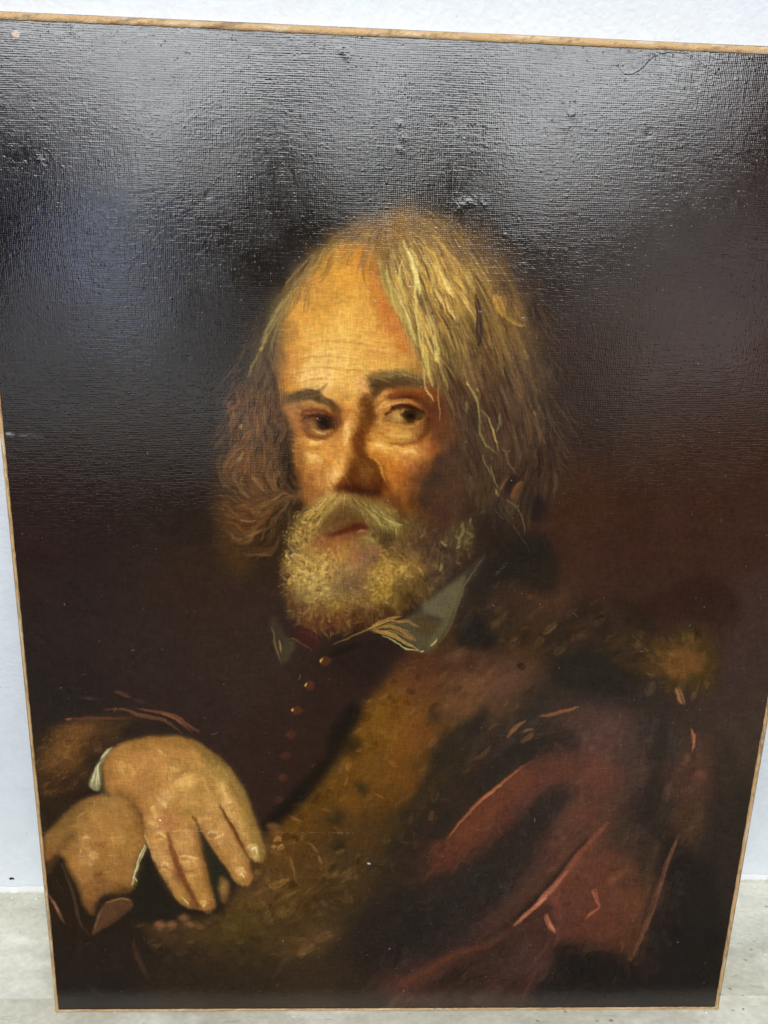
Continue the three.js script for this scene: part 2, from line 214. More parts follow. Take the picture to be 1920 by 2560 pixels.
  // red velvet sleeve
  const sleeve = field([
    ['1037.3,1299', '#35302a'], ['1099,1326.6', '#44332d'], ['1182.3,1306.8', '#57403a'], ['1255.8,1353.5', '#4a3932'], ['1301.8,1305.5', '#3a322e'], ['956.7,1356.4', '#3a3128'], ['995.4,1423.3', '#48302a'], ['1045.5,1403.5', '#5e3a31'], ['1104.9,1393.3', '#65413a'], ['1190,1382.9', '#694438'], ['922.3,1492.4', '#553021'], ['973.6,1482.2', '#62392c'], ['1024.9,1471.9', '#52362e'], ['1099.6,1432.2', '#352f2c'], ['1061.2,1491.5', '#342f2a'], ['1012.6,1541.8', '#3a2c26'],
    ['882.7,1562.6', '#593323'], ['934.5,1552.2', '#5a3524'], ['962.7,1582.5', '#3a2c26'], ['948.3,1633.8', '#33302d'], ['1001.5,1633.7', '#363029'], ['1051.6,1592.3', '#3e312b'], ['1115.3,1511.1', '#5b3f36'], ['1156.3,1480.9', '#684538'], ['1145.3,1551.2', '#5c3f36'], ['1103.8,1581.9', '#523832'], ['1074.2,1654.2', '#44322c'], ['1023.7,1696.3', '#42312c'], ['908.7,1717.6', '#342e2b'], ['843.3,1654.9', '#3a2b22'], ['830.1,1760.2', '#302b2a'], ['930.3,1781.7', '#422f2a'], ['973.4,1749.4', '#432f2a'],
    ['815.7,1846.8', '#322a27'], ['914.6,1825.1', '#442e28'], ['862.2,1868.9', '#4c3029'], ['809.2,1913.3', '#4a302a'], ['782.9,1946.8', '#4f322b'], ['919.4,1913.6', '#33261f'], ['1007.2,1847.1', '#3e2c26'], ['1054.6,1869.3', '#4a3530'], ['1091.5,1869.4', '#4f3631'], ['1041.9,1947.8', '#3d2b24'], ['1091.8,1760.1', '#452f28'], ['1148.7,1685.5', '#5e3a31'], ['1170.7,1633.1', '#64402f'], ['1197.5,1633', '#6b4233'], ['1164.5,1760.1', '#5a372e'], ['1218.2,1749.3', '#683e31'], ['1251.2,1803.5', '#583529'],
    ['1255.8,1674.7', '#684531'], ['1269.3,1632.8', '#573d2b'], ['1305.8,1717', '#61402f'], ['1286.8,1792.6', '#553724'], ['1217.7,1836.4', '#33271f'], ['1186,1891.9', '#2a2522'], ['1260.4,1892.1', '#302420'], ['1151.8,1925.6', '#3a2a25'], ['1319.6,1601.5', '#3a2e26'], ['1241.4,1540.5', '#43342a'], ['1287.7,1480', '#3a2f29'], ['1328,1450', '#332d29'], ['1365.8,1760', '#2e2623'], ['1391.4,1601.2', '#302724'], ['1391.7,1400.5', '#54392f'], ['1396,1499.3', '#4a3728'],
  ], 22, 2, [.97, .92, .86]);
  lay(sleeve, '1009.2,1262.2 1090,1224.4 1191.6,1232.3 1295.1,1249.5 1367.9,1286 1417.9,1400.3 1426.6,1529.4 1404.9,1706.2 1372.6,1892.4 1325.4,1971.8 1063.9,1993.6 784.3,1986.5 744.8,1901.9 776.4,1760.2 807.1,1634.3 863.7,1532.5 926.8,1423.8 964.5,1346.8', 14);
  const furFlow = flow(['946.4,955.7 872,1050.2', '759,1265.1 679.3,1406.6', '919.9,1172.4 760.6,1311.3', '510.4,1554.4 458.1,1635.5', '681.5,1503.8 622.8,1604.3', '509.3,1813.9 384.7,1824.6', '1329.6,1121.8 1334,1221.3', '1159.3,1080.3 1042.3,1152.8']);
  const sleeveFlow = flow(['1115.1,1317 1001.9,1394.2', '1003.3,1413.5 898.5,1532.4', '1106.6,1412.6 989.1,1582.4', '1030.9,1551.7 882.9,1738.8', '1220.6,1510.4 1112.7,1685.5', '1170,1354.3 1159.1,1510.8', '1113.6,1696.1 1004.9,1814.2', '1004.2,1803.4 827.1,1902.1', '1212.3,1601.9 1201,1760', '1265.9,1601.7 1268.4,1792.6', '1373.3,1529.7 1332.9,1792.6', '1387.6,1304.6 1422.6,1499.1', '1301.8,1305.5 1307.6,1499.9', '866,1760.2 780.9,1890.9', '1073.7,1760.1 1093.3,1891.7']);
  const sleeveMask = '980.9,1337.2 1026.7,1271.2 1107.5,1233.4 1208.4,1232.1 1303.5,1249.4 1376.5,1285.9 1426.6,1400.2 1438.3,1549.6 1411.8,1759.9 1375.3,1915 1307.8,1983.2 1063.5,1987.8 784.1,1980.8 735.4,1890.8 776,1749.6 823.8,1613.7 879.5,1502.6 934.8,1414.1';
  locks(sleeveMask, sleeveFlow, { n: 900, len: 90, wid: 13, cols: ['#5e3a2d', '#2d2622', '#6b4638'], alpha: .34, keep: .86, raise: .06, lum: 9 });
  locks(furMask, furFlow, { n: 1100, len: 24, wid: 15, soft: 2.2, cols: ['#6b4a20', '#4a3520', '#2a2318', '#7a5526', '#5a4024', '#8a6430', '#33291c'], alpha: .46, keep: .66, raise: .16, lum: 21 });
  locks('501.9,1544.5 544.7,1465.6 594.8,1383.5 651.8,1284.7 707.5,1197.7 762.1,1121.5 794.9,1129.8 741.3,1228.8 677.7,1330.9 620.5,1426.3 561.8,1514.4 510.3,1574.5', (x, y) => [-.72, .45], { n: 420, len: 22, wid: 6, cols: ['#7a5824', '#5a4018', '#8f6a2e', '#4a3418'], alpha: .5, keep: .5, raise: .2, lum: 18 });
  locks('458.2,1625.3 527.6,1534.4 647.4,1513.9 684.3,1634.7 615.6,1739.1 509.5,1760.4 421.7,1739.3', (x, y) => [Math.cos(x * .03), Math.sin(y * .03)], { n: 200, len: 18, wid: 14, soft: 2.2, cols: ['#8a6430', '#6b4a22', '#3f2f1a', '#9c7438', '#5a4024'], alpha: .42, keep: .62, raise: .25, lum: 22 });
  locks('228.5,1760.5 316.3,1749.9 421.5,1749.8 562.8,1792.4 634.3,1803.2 599.1,1868.4 419.1,1890 259.1,1867.7', furFlow, { n: 240, len: 20, wid: 14, soft: 2.4, cols: ['#6a4e2c', '#4a3922', '#2c2419', '#5a4428'], alpha: .4, keep: .6, raise: .15, lum: 15 });
  locks('872,1050.2 972.1,980.4 1087.4,1012.3 1239.4,1061.5 1280.8,1131.5 1151.6,1169.2 1027.2,1170.9 924.3,1244.8 823.8,1227.8', furFlow, { n: 340, len: 22, wid: 15, soft: 2.4, cols: ['#5e4434', '#3a2c22', '#6e503c', '#2a241f', '#4a382a'], alpha: .38, keep: .62, raise: .1, lum: 13 });
  for (const [s, c, a = .8] of [['644,1312.6 668.9,1307.7 681.7,1326.2 669.6,1345 648.6,1340.5', '#2e2412'], ['636.1,1336 652.7,1331.1 657.2,1349.8 643,1354.7', '#382a14'], ['666.8,1411.5 692.3,1420.9 697.2,1445 680.1,1440.3', '#2f2716'], ['625.5,1484.5 646.8,1479.5 645.6,1513.9 621.8,1524 608.7,1504.3', '#302818', .6], ['613.5,1553.9 647.9,1548.7 652.7,1573.8 622.5,1579', '#2c2417', .6], ['816.3,1246.1 837.3,1250.4 842.3,1268.7 825.9,1273.5', '#33281e', .7], ['844.3,1310.4 908.8,1263.3 931.5,1226.4 942.2,1262.9 887.8,1338.1 840.4,1405.2 808.8,1463.7 776.3,1513.1 767,1493.4 814.9,1405.4', '#2d2720', .75], ['879.4,1338.2 937.9,1328.2 907.5,1385.4 859.8,1453.5 819.5,1512.9 786.5,1553 801,1483.3', '#2f281f', .6], ['872,1050.2 894.7,1024.2 928.5,1049.3 939.4,1092.5 899.5,1106.2 866.3,1093.6', '#241f1d', .7], ['987,1074.3 1006,1056.7 1020.2,1082.5 1005.2,1100.2', '#2b211b', .7], ['922.6,1084 942.6,1079.4 947.8,1096.7 928,1105.8', '#241d18', .7], ['892.7,1128.3 913.3,1132.4 910.6,1154.6 890.1,1154.9', '#3a2a20', .6], ['1080.5,1116.7 1145,1102.5 1197.8,1132.7 1251.7,1167.8 1222.3,1204.5 1129.3,1196.6 1068.6,1170.3', '#2a2520', .75], ['942.4,897.9 1002.3,856 1043.7,879.5 1066.1,953.5 1044.9,987.6 978.8,963.5 929.9,947.7', '#28231e', .8], ['1173.9,985.2 1250.8,1018.1 1272.3,1061 1204.7,1044.7', '#2b231c', .6]]) blob(s, c, 7, a);
  for (const [s, c, w, a] of [['645.8,1421.3 653.9,1399.2', '#a67a3f', 6, .7], ['653.7,1387.7 656.6,1364', '#b07f42', 9, .6], ['669.5,1338.5 681.9,1332.7', '#b98445', 7, .6], ['739.7,1361.3 756.2,1377.3', '#9c7038', 7, .6], ['712.4,1440 731.4,1452.5', '#9a6f3c', 7, .6], ['771.6,1381.9 782.2,1396.1', '#7e5030', 7, .5], ['537.9,1470.5 554.8,1463.6', '#a07a30', 6, .6], ['529.4,1495 557.5,1509.5', '#9c7436', 7, .55], ['600.7,1476.9 621.3,1484.6', '#8f6234', 9, .5], ['701.5,1284.2 743.5,1297.6', '#8a6426', 10, .35], ['727,1302.4 748.1,1311.5', '#94702a', 10, .35], ['681.6,1321.5 711.1,1330.5', '#8a6328', 8, .35], ['835.2,1478.2 830.5,1507.8', '#7c5226', 9, .6], ['769.3,1558.1 791.2,1562', '#7c4f3a', 4, .7], ['911.9,1359.7 934.9,1347.1 952.9,1324.3', '#74502f', 10, .6], ['899.4,1393.2 913.7,1375.8 928,1372.8', '#6d5232', 6, .5], ['945.4,1286 965.3,1270.1', '#7c5634', 6, .6], ['946.4,1394.7 969.7,1361 985.6,1344.7', '#6a4a30', 5, .5]]) stroke(s, c, [w * .3, w, w * .2], a * .5, 1.4, .12);

  blob('873.4,1552.6 913,1482.6 977.6,1413.7 1042.1,1360.3 1116.9,1335.8 1204.3,1354 1227.6,1411.6 1132.5,1412.4 1048.6,1442.3 993,1511.8 937,1592.8 878.1,1644.4 851.1,1634.2', '#5e3a2d', 11, .55); blob('777.5,1792.4 843.3,1654.9 945.8,1592.8 1019.1,1511.7 1098.4,1417.6 1130.4,1436.8 1076.4,1571.8 1014,1685.8 939.9,1792.5 853,1868.9', '#2b2521', 13, .72); blob('1143.8,1441.6 1217.9,1402 1253.6,1490.2 1190.4,1561.1 1127,1643.6 1078.5,1706.7 1020.1,1770.9 967.5,1797.9 1007.3,1717.4 1078.9,1602.5', '#573a2d', 12, .55); blob('1135.9,1643.6 1207.1,1550.8 1263.6,1581.1 1298.6,1653.6 1285.6,1781.7 1215.5,1814.4 1141.1,1803.4 1125.4,1727.9', '#633d31', 11, .5); blob('1143,1825.3 1237.3,1847.5 1313.9,1869.8 1326.7,1983.3 1092.1,1993.7 1131.3,1903', '#221e1c', 12, .8); blob('1301.7,1450.2 1384.8,1549.9 1479.8,1653 1516.9,1984.2 1309,1994.8 1344.7,1814.5 1361.9,1653.4', '#25211e', 14, .7); blob('739,1707.3 807.9,1655 831.5,1792.5 762.7,1890.9 690.2,1901.8 669.9,1792.4', '#2a2420', 13, .7); blob('1004.9,1318.1 1078.8,1289.2 1148.3,1307.2 1082.8,1336.2 1007.7,1355.9 960.5,1413.9 919.9,1453.1 949.4,1375.5', '#2e2823', 9, .7);
  scrub('8.4,1098.5 356.2,1008.3 673.3,1131.6 980,872.7 1394.5,989.8 1516.9,1984.2 10.7,1999.8', (x, y) => [Math.cos(y * .006 + x * .003), Math.sin(x * .008)], { n: 7000, len: 22, wid: 4, jit: 3.2, alpha: .35, raise: .05 });
  // highlights and folds of the sleeve
  { const ragged = (x, y) => { const [u, v] = sleeveFlow(x, y), a = (vnoise(x / 26, y / 26) - .5) * 3.4, c = Math.cos(a), n = Math.sin(a); return [u * c - v * n, u * n + v * c]; };
    locks(sleeveMask, ragged, { n: 1700, len: 26, wid: 13, cols: ['#5e3a2d', '#2d2622'], alpha: .5, keep: .94, raise: .06, lum: 7, soft: 1.4 });
    locks('669.2,1760.3 770.9,1603.7 853.6,1502.7 963.9,1337.4 1032.9,1243.5 958.9,1262.8 864.5,1376.3 768.4,1533.1 668,1696.9', ragged, { n: 500, len: 26, wid: 12, cols: ['#4a3724', '#2b2520', '#5a4028'], alpha: .45, keep: .85, raise: .06, lum: 10, soft: 1.4 }); }
  blob('1048.3,1352.6 1003.9,1386.5 969.5,1420.6 939.6,1450 910.7,1486.5 889,1517.4 864.8,1554.6 833.6,1537.7 893.4,1438.6 964.9,1351.6 1033.4,1303.7', '#2d2822', 3, .7); blob('1018,1379.7 977.9,1418.5 945.8,1452.9 909.7,1500.4 885.7,1537.4 900.2,1562.5 942,1532.1 990.2,1472.2 1046.3,1413.1', '#70432f', 6, .5);
  stroke('1225.5,1515.4 1192.9,1559 1161.7,1604.2 1136.6,1650.9 1107.3,1696.1 1080.8,1735.4', '#6f4436', [10, 34, 8], .5, 8); stroke('1004.5,1808.8 895.9,1869 843,1911.1 783,1949.1', '#5a382c', [6, 30, 20], .45, 8);
  stroke('1180.4,1548.9 1157.3,1585.7 1130.3,1631.2 1101,1675.1 1070.1,1715.2 1032.9,1760.1', '#201a17', [2, 10, 2], .6, 2.6); stroke('1081.1,1683.5 1104.2,1691.9 1126.4,1719.4 1135.4,1760.1', '#7c4c3e', [8, 20, 8], .5, 6); stroke('1386.8,1285.8 1404.4,1352.1 1414.5,1439.5', '#5c4034', [6, 20, 8], .5, 5); stroke('1367.9,1286 1365.6,1400.7 1370.7,1509.5', '#4a372c', [8, 22, 8], .45, 6); stroke('1313.2,1258.6 1313.3,1401.2 1293.4,1530.1', '#2a2420', [10, 34, 12], .5, 8);
  for (const [s, c, w, a, so = 1.5] of [
    ['1046,1355.5 1004.3,1391.3 969.9,1426.4 939.9,1455.9 911,1492.5 889.3,1522.4 871.7,1552.6', '#9a6040', [2, 8, 2], .85], ['982,1415.6 949.6,1446 933.6,1464.7', '#b3734c', [1, 6, 1], .7], ['1130.2,1233.1 1086.1,1247.4 1046.5,1256.2', '#8f5c40', [1, 7, 2], .85], ['1019.5,1264.8 996.7,1287.3 985.4,1306.1', '#8c5f40', [1, 8, 3], .8], ['1041.3,1285.9 1027.8,1286.1 1015.6,1291.8', '#845a40', [1, 6, 1], .7], ['1040.1,1291.5 1029.3,1304.7 1013.2,1316.1', '#6b4935', [2, 10, 2], .6],
    ['1184.2,1542.9 1156.9,1581.6 1130,1628 1102.4,1669.8 1069.9,1712 1028.6,1763.3 994.7,1797.9', '#2a221e', [4, 20, 4], .45, 4], ['1222.2,1508.4 1192.1,1550.9 1160.9,1594.9 1135.6,1640.5 1106.4,1685.6 1079.9,1724.8 1032.5,1779.5', '#814f3e', [6, 16, 3], .85, 2.5], ['1143.5,1629 1115.9,1670.8 1087.6,1708.8 1071.6,1734.4', '#a96a54', [2, 11, 2], .75, 2], ['1102.6,1694 1084,1719.5 1054.9,1751.5 1034.1,1777.4', '#b6755a', [3, 9, 2], .8], ['1103.1,1700.3 1088,1713.1 1077.7,1719.5', '#c98b74', [2, 5, 1], .7],
    ['1017.4,1797.9 974.1,1830.6 895.5,1860.2 842.5,1900 782.6,1937.8', '#66402f', [4, 17, 12], .6, 4], ['985.3,1863.7 909.6,1902.4 856.6,1947.1 802.2,1969.6', '#2a221d', [4, 24, 8], .35, 6], ['1104.2,1745 1112.9,1773 1129.6,1798', '#ab6c58', [8, 12, 2], .8], ['1112.7,1770.9 1125.7,1794.7', '#c98a70', [2, 5, 1], .6], ['1130,1781.7 1138.8,1808.9 1130.2,1836.3', '#7a4a3e', [5, 9, 2], .6, 3], ['1205.7,1679 1215.2,1701.2 1225.1,1727.8', '#a8624e', [10, 8, 3], .8], ['1225.1,1727.8 1210,1740.7 1194.7,1761.1', '#a56349', [3, 6, 1], .8],
    ['1383.2,1537.7 1367.1,1601.3 1355.4,1667.1 1342.2,1747 1327.2,1815.6 1310,1876.5', '#75503e', [3, 12, 4], .75, 2], ['1358,1658.6 1349.5,1701', '#8f5f49', [2, 7, 2], .6], ['1337,1560.3 1327.7,1632.6 1324.9,1685.1', '#553c2d', [3, 12, 4], .5, 3], ['1230,1669.5 1253,1648.5 1281.8,1624.4', '#7c553b', [4, 18, 4], .55, 4], ['1310.7,1679.8 1303.7,1738.4 1283.4,1803.5', '#6b4433', [6, 20, 6], .5, 5], ['1352.9,1580.7 1352.1,1685 1330.3,1770.8', '#231e1c', [4, 18, 5], .25, 5],
    ['1373.9,1279.4 1383,1302.8 1384,1336', '#a06a4c', [3, 7, 2], .8], ['1376.5,1338 1371.6,1366.8', '#80563f', [8, 14, 4], .5, 2.5], ['1331,1184.8 1340.7,1207.5 1351.5,1225.7', '#97684a', [10, 12, 3], .7, 2], ['1406.5,1285.6 1424.3,1351.9 1433.4,1449.2', '#52382f', [16, 26, 12], .5, 5], ['1395.4,1395.6 1409.3,1388.7 1422.3,1400.3', '#7a5142', [8, 22, 8], .55, 4], ['1424.3,1479.1 1423.9,1509.2', '#6b4a34', [6, 12, 6], .5, 4], ['1436.5,1285.2 1474.8,1370.7 1514.3,1458.6', '#22221d', [18, 34, 12], .2, 7], ['1427.6,1313.7 1459.8,1449.1 1467.8,1632.1', '#26221f', [10, 22, 10], .2, 7],
  ]) stroke(s, c, w, a, so, .1);
  // tuft of fur at the shoulder
  blob('1288.6,1113.6 1317.7,1093.6 1362,1101.8 1383.6,1125.5 1371.7,1155.3 1353.8,1146.5 1345.7,1168.3 1307.5,1158', '#80562f', 7, .6); blob('1329.4,1068.8 1346.7,1061.5 1363.7,1077.1 1358,1096.5 1335.9,1093.4', '#5a4426', 5, .5); blob('1266.7,1083 1286.8,1078.3 1300.3,1100.1 1278.7,1113.7', '#5a431f', 5, .5); blob('1263.1,1122.8 1296.9,1126.8 1291.9,1153.7 1261.6,1145.2', '#5a4026', 6, .5);
  fur('1233.2,1079.1 1289.8,1069.5 1373.6,1076.9 1400.1,1147.7 1365.4,1202.6 1285.1,1167.3', flow(['1321.3,1122 1244.5,1105.4', '1347.5,1130.5 1373.9,1202.5', '1326.2,1095.3 1321.7,1060.2']), { n: 60, len: 12, wid: 4, cols: ['#7a5a34', '#5e4628', '#86653a', '#40311f'], alpha: .26 });
  blob('1290.6,970.4 1341.5,937.4 1387.5,952.5 1435.4,989.1 1418.3,1041.2 1317.8,1029.9 1235.5,1026.9 1247.8,992.4', '#32211c', 9, .7);
  // black behind the lapel
  blob('659,1229.8 680.2,1256.9 660.3,1293.9 632.2,1359.5 595.1,1416.9 561.6,1460.6 510.6,1514.8 476.3,1539.7 472.3,1515 527.8,1446.3 594.6,1359.9 618.9,1294.3', '#1a1510', 8, .85);
  blob('699.2,1193.3 761.5,1104 793.1,1086.1 752.2,1069.4 640.4,1097.2 592.6,1124 633.3,1158.6', '#241b16', 12, .5);


  // ---- hair at the back and sides
  const hairMask = '394.8,868.7 389.8,766.9 404.7,675.5 427.1,586.7 457.3,514.4 501,436.4 543.7,373.9 599.5,318.8 654.9,290.6 710.3,274.3 773.4,276.1 830.3,289.9 888.3,312.4 938.1,361.2 980.7,442.6 1016.3,541.4 1035,644.4 1046.9,736 1029.7,807.2 993.9,848.1 958,785 931.8,857.5 867.5,826.7 744,837.4 589.9,824.8 567.4,905.4 513,963.8 466.1,973 412.3,941.1';
  const hairF = field([
    ['408.5,766.4', '#3a2c1f'], ['425,690', '#43301f'], ['441.2,615.4', '#4a3323'], ['477.4,651.3', '#5a4128'], ['446.7,727.2', '#65452a'], ['484.1,726.3', '#5b432a'], ['506.7,687.9', '#3a2a1c'], ['529,748.2', '#2b1f15'], ['468.2,803.9', '#523a22'], ['437.5,828.1', '#5a3c22'], ['413.2,900.4', '#4a351f'], ['467.3,875.2', '#3d2b1b'], ['513.5,842.3', '#35281a'], ['497.6,939.4', '#33261c'], ['536.5,802.4', '#2d2016'], ['507.2,599', '#3c2c20'], ['471.3,542.3', '#43372a'], ['507.9,484.8', '#4a3e2d'], ['486.1,513.5', '#51442e'],
    ['533.1,411.5', '#75603a'], ['550.8,387.2', '#7c6540'], ['578.8,359.3', '#86683c'], ['613.7,334.8', '#8f6c3a'], ['648.5,317.1', '#866539'], ['516.7,442.8', '#6e5c38'], ['503.6,474.4', '#5e5034'], ['515.4,401.8', '#3c3228'], ['543.7,360.5', '#3a3027'], ['599.6,328.7', '#5e4b30'], ['641.2,300.9', '#695230'], ['620.1,295.1', '#33291f'], ['578.6,326.1', '#312820'], ['515.4,395', '#2f2823'], ['472.2,471.9', '#2d2724'], ['434.9,557.7', '#2f2721'], ['403.2,675.5', '#31261e'], ['689.4,273.1', '#41341f'], ['780.2,273.2', '#4d3d2a'], ['837.4,291', '#46392a'], ['903.6,328.6', '#41352a'], ['949.9,374.4', '#3a3029'], ['984.3,442.5', '#382e28'], ['1020.9,526.7', '#3a2f29'], ['1037.4,629.3', '#382c27'], ['1045.5,720.5', '#3d2e25'], ['669.7,323', '#80602f'], ['696.8,289.2', '#7d6238'], ['731.9,291.3', '#94743f'], ['767.4,299.9', '#80663d'], ['810.3,311.7', '#6e5838'], ['725.7,314.5', '#8a673a'], ['684.3,342.5', '#8a6434'], ['868,329.8', '#604a31'], ['891.1,355.9', '#6b5135'], ['922.6,395.8', '#564330'],
    ['705.9,355.2', '#7c6238'], ['727.6,368', '#8d7646'], ['755.5,353.6', '#857044'], ['797.4,338.8', '#a3844e'], ['827.3,364.8', '#a48a4f'], ['856.6,377.4', '#9a7c48'], ['859,418.5', '#8f7445'], ['785.7,393.3', '#957c46'], ['808.2,413.2', '#a88c4e'], ['757.7,407.9', '#8a7847'], ['729,408.8', '#83733f'], ['745.4,463.7', '#8e7844'], ['781.6,462.6', '#99824c'], ['824.8,454.3', '#806a42'], ['847.3,467.6', '#7b6640'], ['896.1,431.2', '#85693c'], ['926.6,451.2', '#8a6a3c'], ['950.5,478.7', '#5e4a36'],
    ['872,452.9', '#453a33'], ['878.2,495', '#45382f'], ['805.4,504.3', '#6e5c38'], ['776.8,519.3', '#8d7444'], ['828.9,532.2', '#594a34'], ['860,560.3', '#5e4433'], ['915.4,501.1', '#6b5539'], ['939.5,529.1', '#5d4a36'], ['977.6,542.4', '#4f4031'], ['884.9,603.6', '#473429'], ['929.8,602.4', '#453228'], ['975.9,616', '#403229'], ['1008.5,645.1', '#382d25'], ['825.2,605.2', '#4a3629'], ['850,649.2', '#3f2f26'], ['872.1,641.1', '#41362d'], ['911.2,662.7', '#4a382e'], ['965.3,676.4', '#46332a'], ['1007.7,729.1', '#3f3027'], ['930,715.6', '#3f2f25'], ['894.2,755.1', '#453626'], ['858,795.2', '#3e3025'], ['963.4,753.5', '#3e2e25'], ['1005.1,791.9', '#3a2d25'], ['952.5,816.9', '#363028'],
  ], 16, 2, [1.06, .95, .7]);
  lay(hairF, hairMask, 16, 1, 3);
  const hairFlow = flow(['697.2,302.3 641.7,330.6', '641.5,317.4 571.9,373', '557.8,386.9 508,463.8', '508,470.8 471.2,556.7', '470.9,578.3 440.1,674.6', '439.9,689.6 423.2,781.6', '499.3,688.1 491.1,780', '430.5,796.9 468.1,811.7', '451.5,907.7 528.8,857.9', '468.8,749.6 468.3,796.1', '406.8,844.6 452.2,859.5', '513.5,842.3 544,763.3', '711.2,301.8 782.3,319.3', '767.4,299.9 854.2,336.9', '727.1,354.5 750.5,408.1', '736.2,408.5 768.3,491.1', '783.9,352.7 822.6,412.7', '819.4,351.5 874.3,431.9', '768.6,498.2 794.1,576.6', '816.5,433.6 864.8,516.8', '886.2,390.1 942.7,471.9', '933.3,444 969.1,528.2', '865.7,531.2 900.8,618', '940.5,543.5 985.8,645.7', '847.6,604.6 882.8,693.7', '909.3,632.7 945.8,722.9', '986.9,660.7 1017.3,752.3', '875.7,701.5 918.8,778', '955.7,753.7 936.9,817.2']);
  const hairArea = '405.9,884.5 401,766.6 414.3,675.3 441.7,586.3 471.7,513.9 508.1,450 557.8,386.9 606.7,338.4 655.2,303.7 710.7,285.4 773.7,283.3 830.7,297.8 881.8,322.6 927.9,368.3 970.3,449.9 1003.6,541.7 1023.6,644.7 1035.3,736.3 1005.1,791.9 943.6,801.2 881.6,802.6 823.3,718.1 802.9,605.8 784.8,533.4 738.2,463.9 699.8,389.2 656.1,343.4 586,372.5 529.4,463.2 518.4,541 525.4,650.1 544,763.3 551.7,825.6 497.7,923.1 435.8,924.3';
  scrub(hairArea, hairFlow, { n: 5200, len: 34, wid: 2.6, jit: 11, alpha: .6, raise: .28, bend: .1 });
  locks(hairArea, hairFlow, { n: 620, len: 60, wid: 7, cols: ['#6b4a2c', '#8a683c', '#553b25', '#4a3524', '#a07a44', '#3a2a1f'], alpha: .4, keep: .68, raise: .25, lum: 16 });
  locks('406,876.5 397.3,766.7 410.6,675.4 441.7,586.3 478.9,513.7 515,491.6 520.5,584.1 523.1,672.5 540.3,763.4 547.9,825.7 505.5,906.7 451.3,924', (x, y) => { const [u, v] = hairFlow(x, y), w = (vnoise(x / 22, y / 22) - .5) * 2.2; return [u - v * w, v + u * w]; }, { n: 560, len: 40, wid: 8, cols: ['#8a5a34', '#6b4a2c', '#4a3520', '#9a6a3e', '#2f2318', '#7c6038', '#a5784a'], alpha: .42, keep: .62, raise: .35, lum: 18 });
  locks('518.7,456.6 536.6,394.4 578.7,346 627.4,311.2 683,296.2 715.4,321.5 698.8,355.4 663.3,351.2 628.1,357.7 586.2,392.8 550.9,441.8', (x, y) => { const [u, v] = hairFlow(x, y), w = (vnoise(x / 18, y / 18) - .5) * .8; return [u - v * w, v + u * w]; }, { n: 420, len: 44, wid: 6, cols: ['#94723e', '#7a5c34', '#5a442a', '#ac8a4e', '#6a5030'], alpha: .5, keep: .45, raise: .3, lum: 18 });
  hairs(['529.5,428.7 557.8,393.7 620.9,344.6', '508,463.8 536.6,414.8 585.9,359.1', '641.7,330.6 606.7,338.4 571.8,366.3'], hairFlow, { n: 170, len: 110, wid: 1.8, spread: 8, cols: ['#7a6440', '#94804e', '#5a4a30', '#a08a55'], alpha: .45 });
  hairs(['456.2,585.9 469.9,658.9 454,734.7', '500.1,577.5 484.4,688.5 506.3,764.2', '426.5,615.8 439.9,689.6'], hairFlow, { n: 160, len: 34, wid: 3, spread: 14, wob: .3, cols: ['#8a5a34', '#6b4a2c', '#4a3520', '#a06a3c', '#2f2318', '#7c6038'], alpha: .4 });
  for (const [s, c, w, a] of [['492,495.7 486.2,506.5 482.4,519.3', '#a59a58', 8, .5], ['482.4,520.7 477.3,527.9', '#b9aa62', 6, .55], ['508,463.8 495,485.1 487.7,498', '#a3985a', 6, .5], ['536.6,421.6 515.2,449.8 500.8,471', '#b09a5c', 5, .5], ['475.1,531.6 464,553.3 454.9,575.1', '#9a9050', 5, .5], ['441.2,615.4 429.9,630.4 417.2,641.8', '#8a5632', 7, .35], ['434.2,597.4 436.7,619.2', '#86583a', 6, .25], ['458.6,674.1 441.2,697.1', '#8f5f38', 9, .3], ['448.6,700.7 428.2,720.1 409,743.4', '#7f5532', 9, .3], ['442.6,659.6 440.2,673.1', '#c0a050', 5, .5], ['443.2,712.1 436.1,735.1', '#b0905a', 5, .45], ['445.8,879.6 467.4,871.2 478.9,862.9', '#96683c', 5, .5], ['467.6,851.2 486.8,842.9 498.3,826.8', '#7a4a2c', 6, .4], ['498.5,799.3 513.8,783.4 521.4,760', '#5a452a', 8, .4]]) stroke(s, c, [w * .3, w, w * .3], a, 1.2, .3);

  // ---- face
  const faceMask = '517.4,620.7 514.8,541.1 523.7,470.3 557.9,403.9 606.9,351.7 648.9,339 677.5,352.8 696.3,392.7 719.2,436.6 746.2,484.7 769.8,526.7 794.1,576.6 832.7,605 852.5,694.5 866.2,802.9 823,867.8 729.4,861.7 628.5,839.8 567,833.2 555.4,782.4 541.7,724.9 538,672.1';
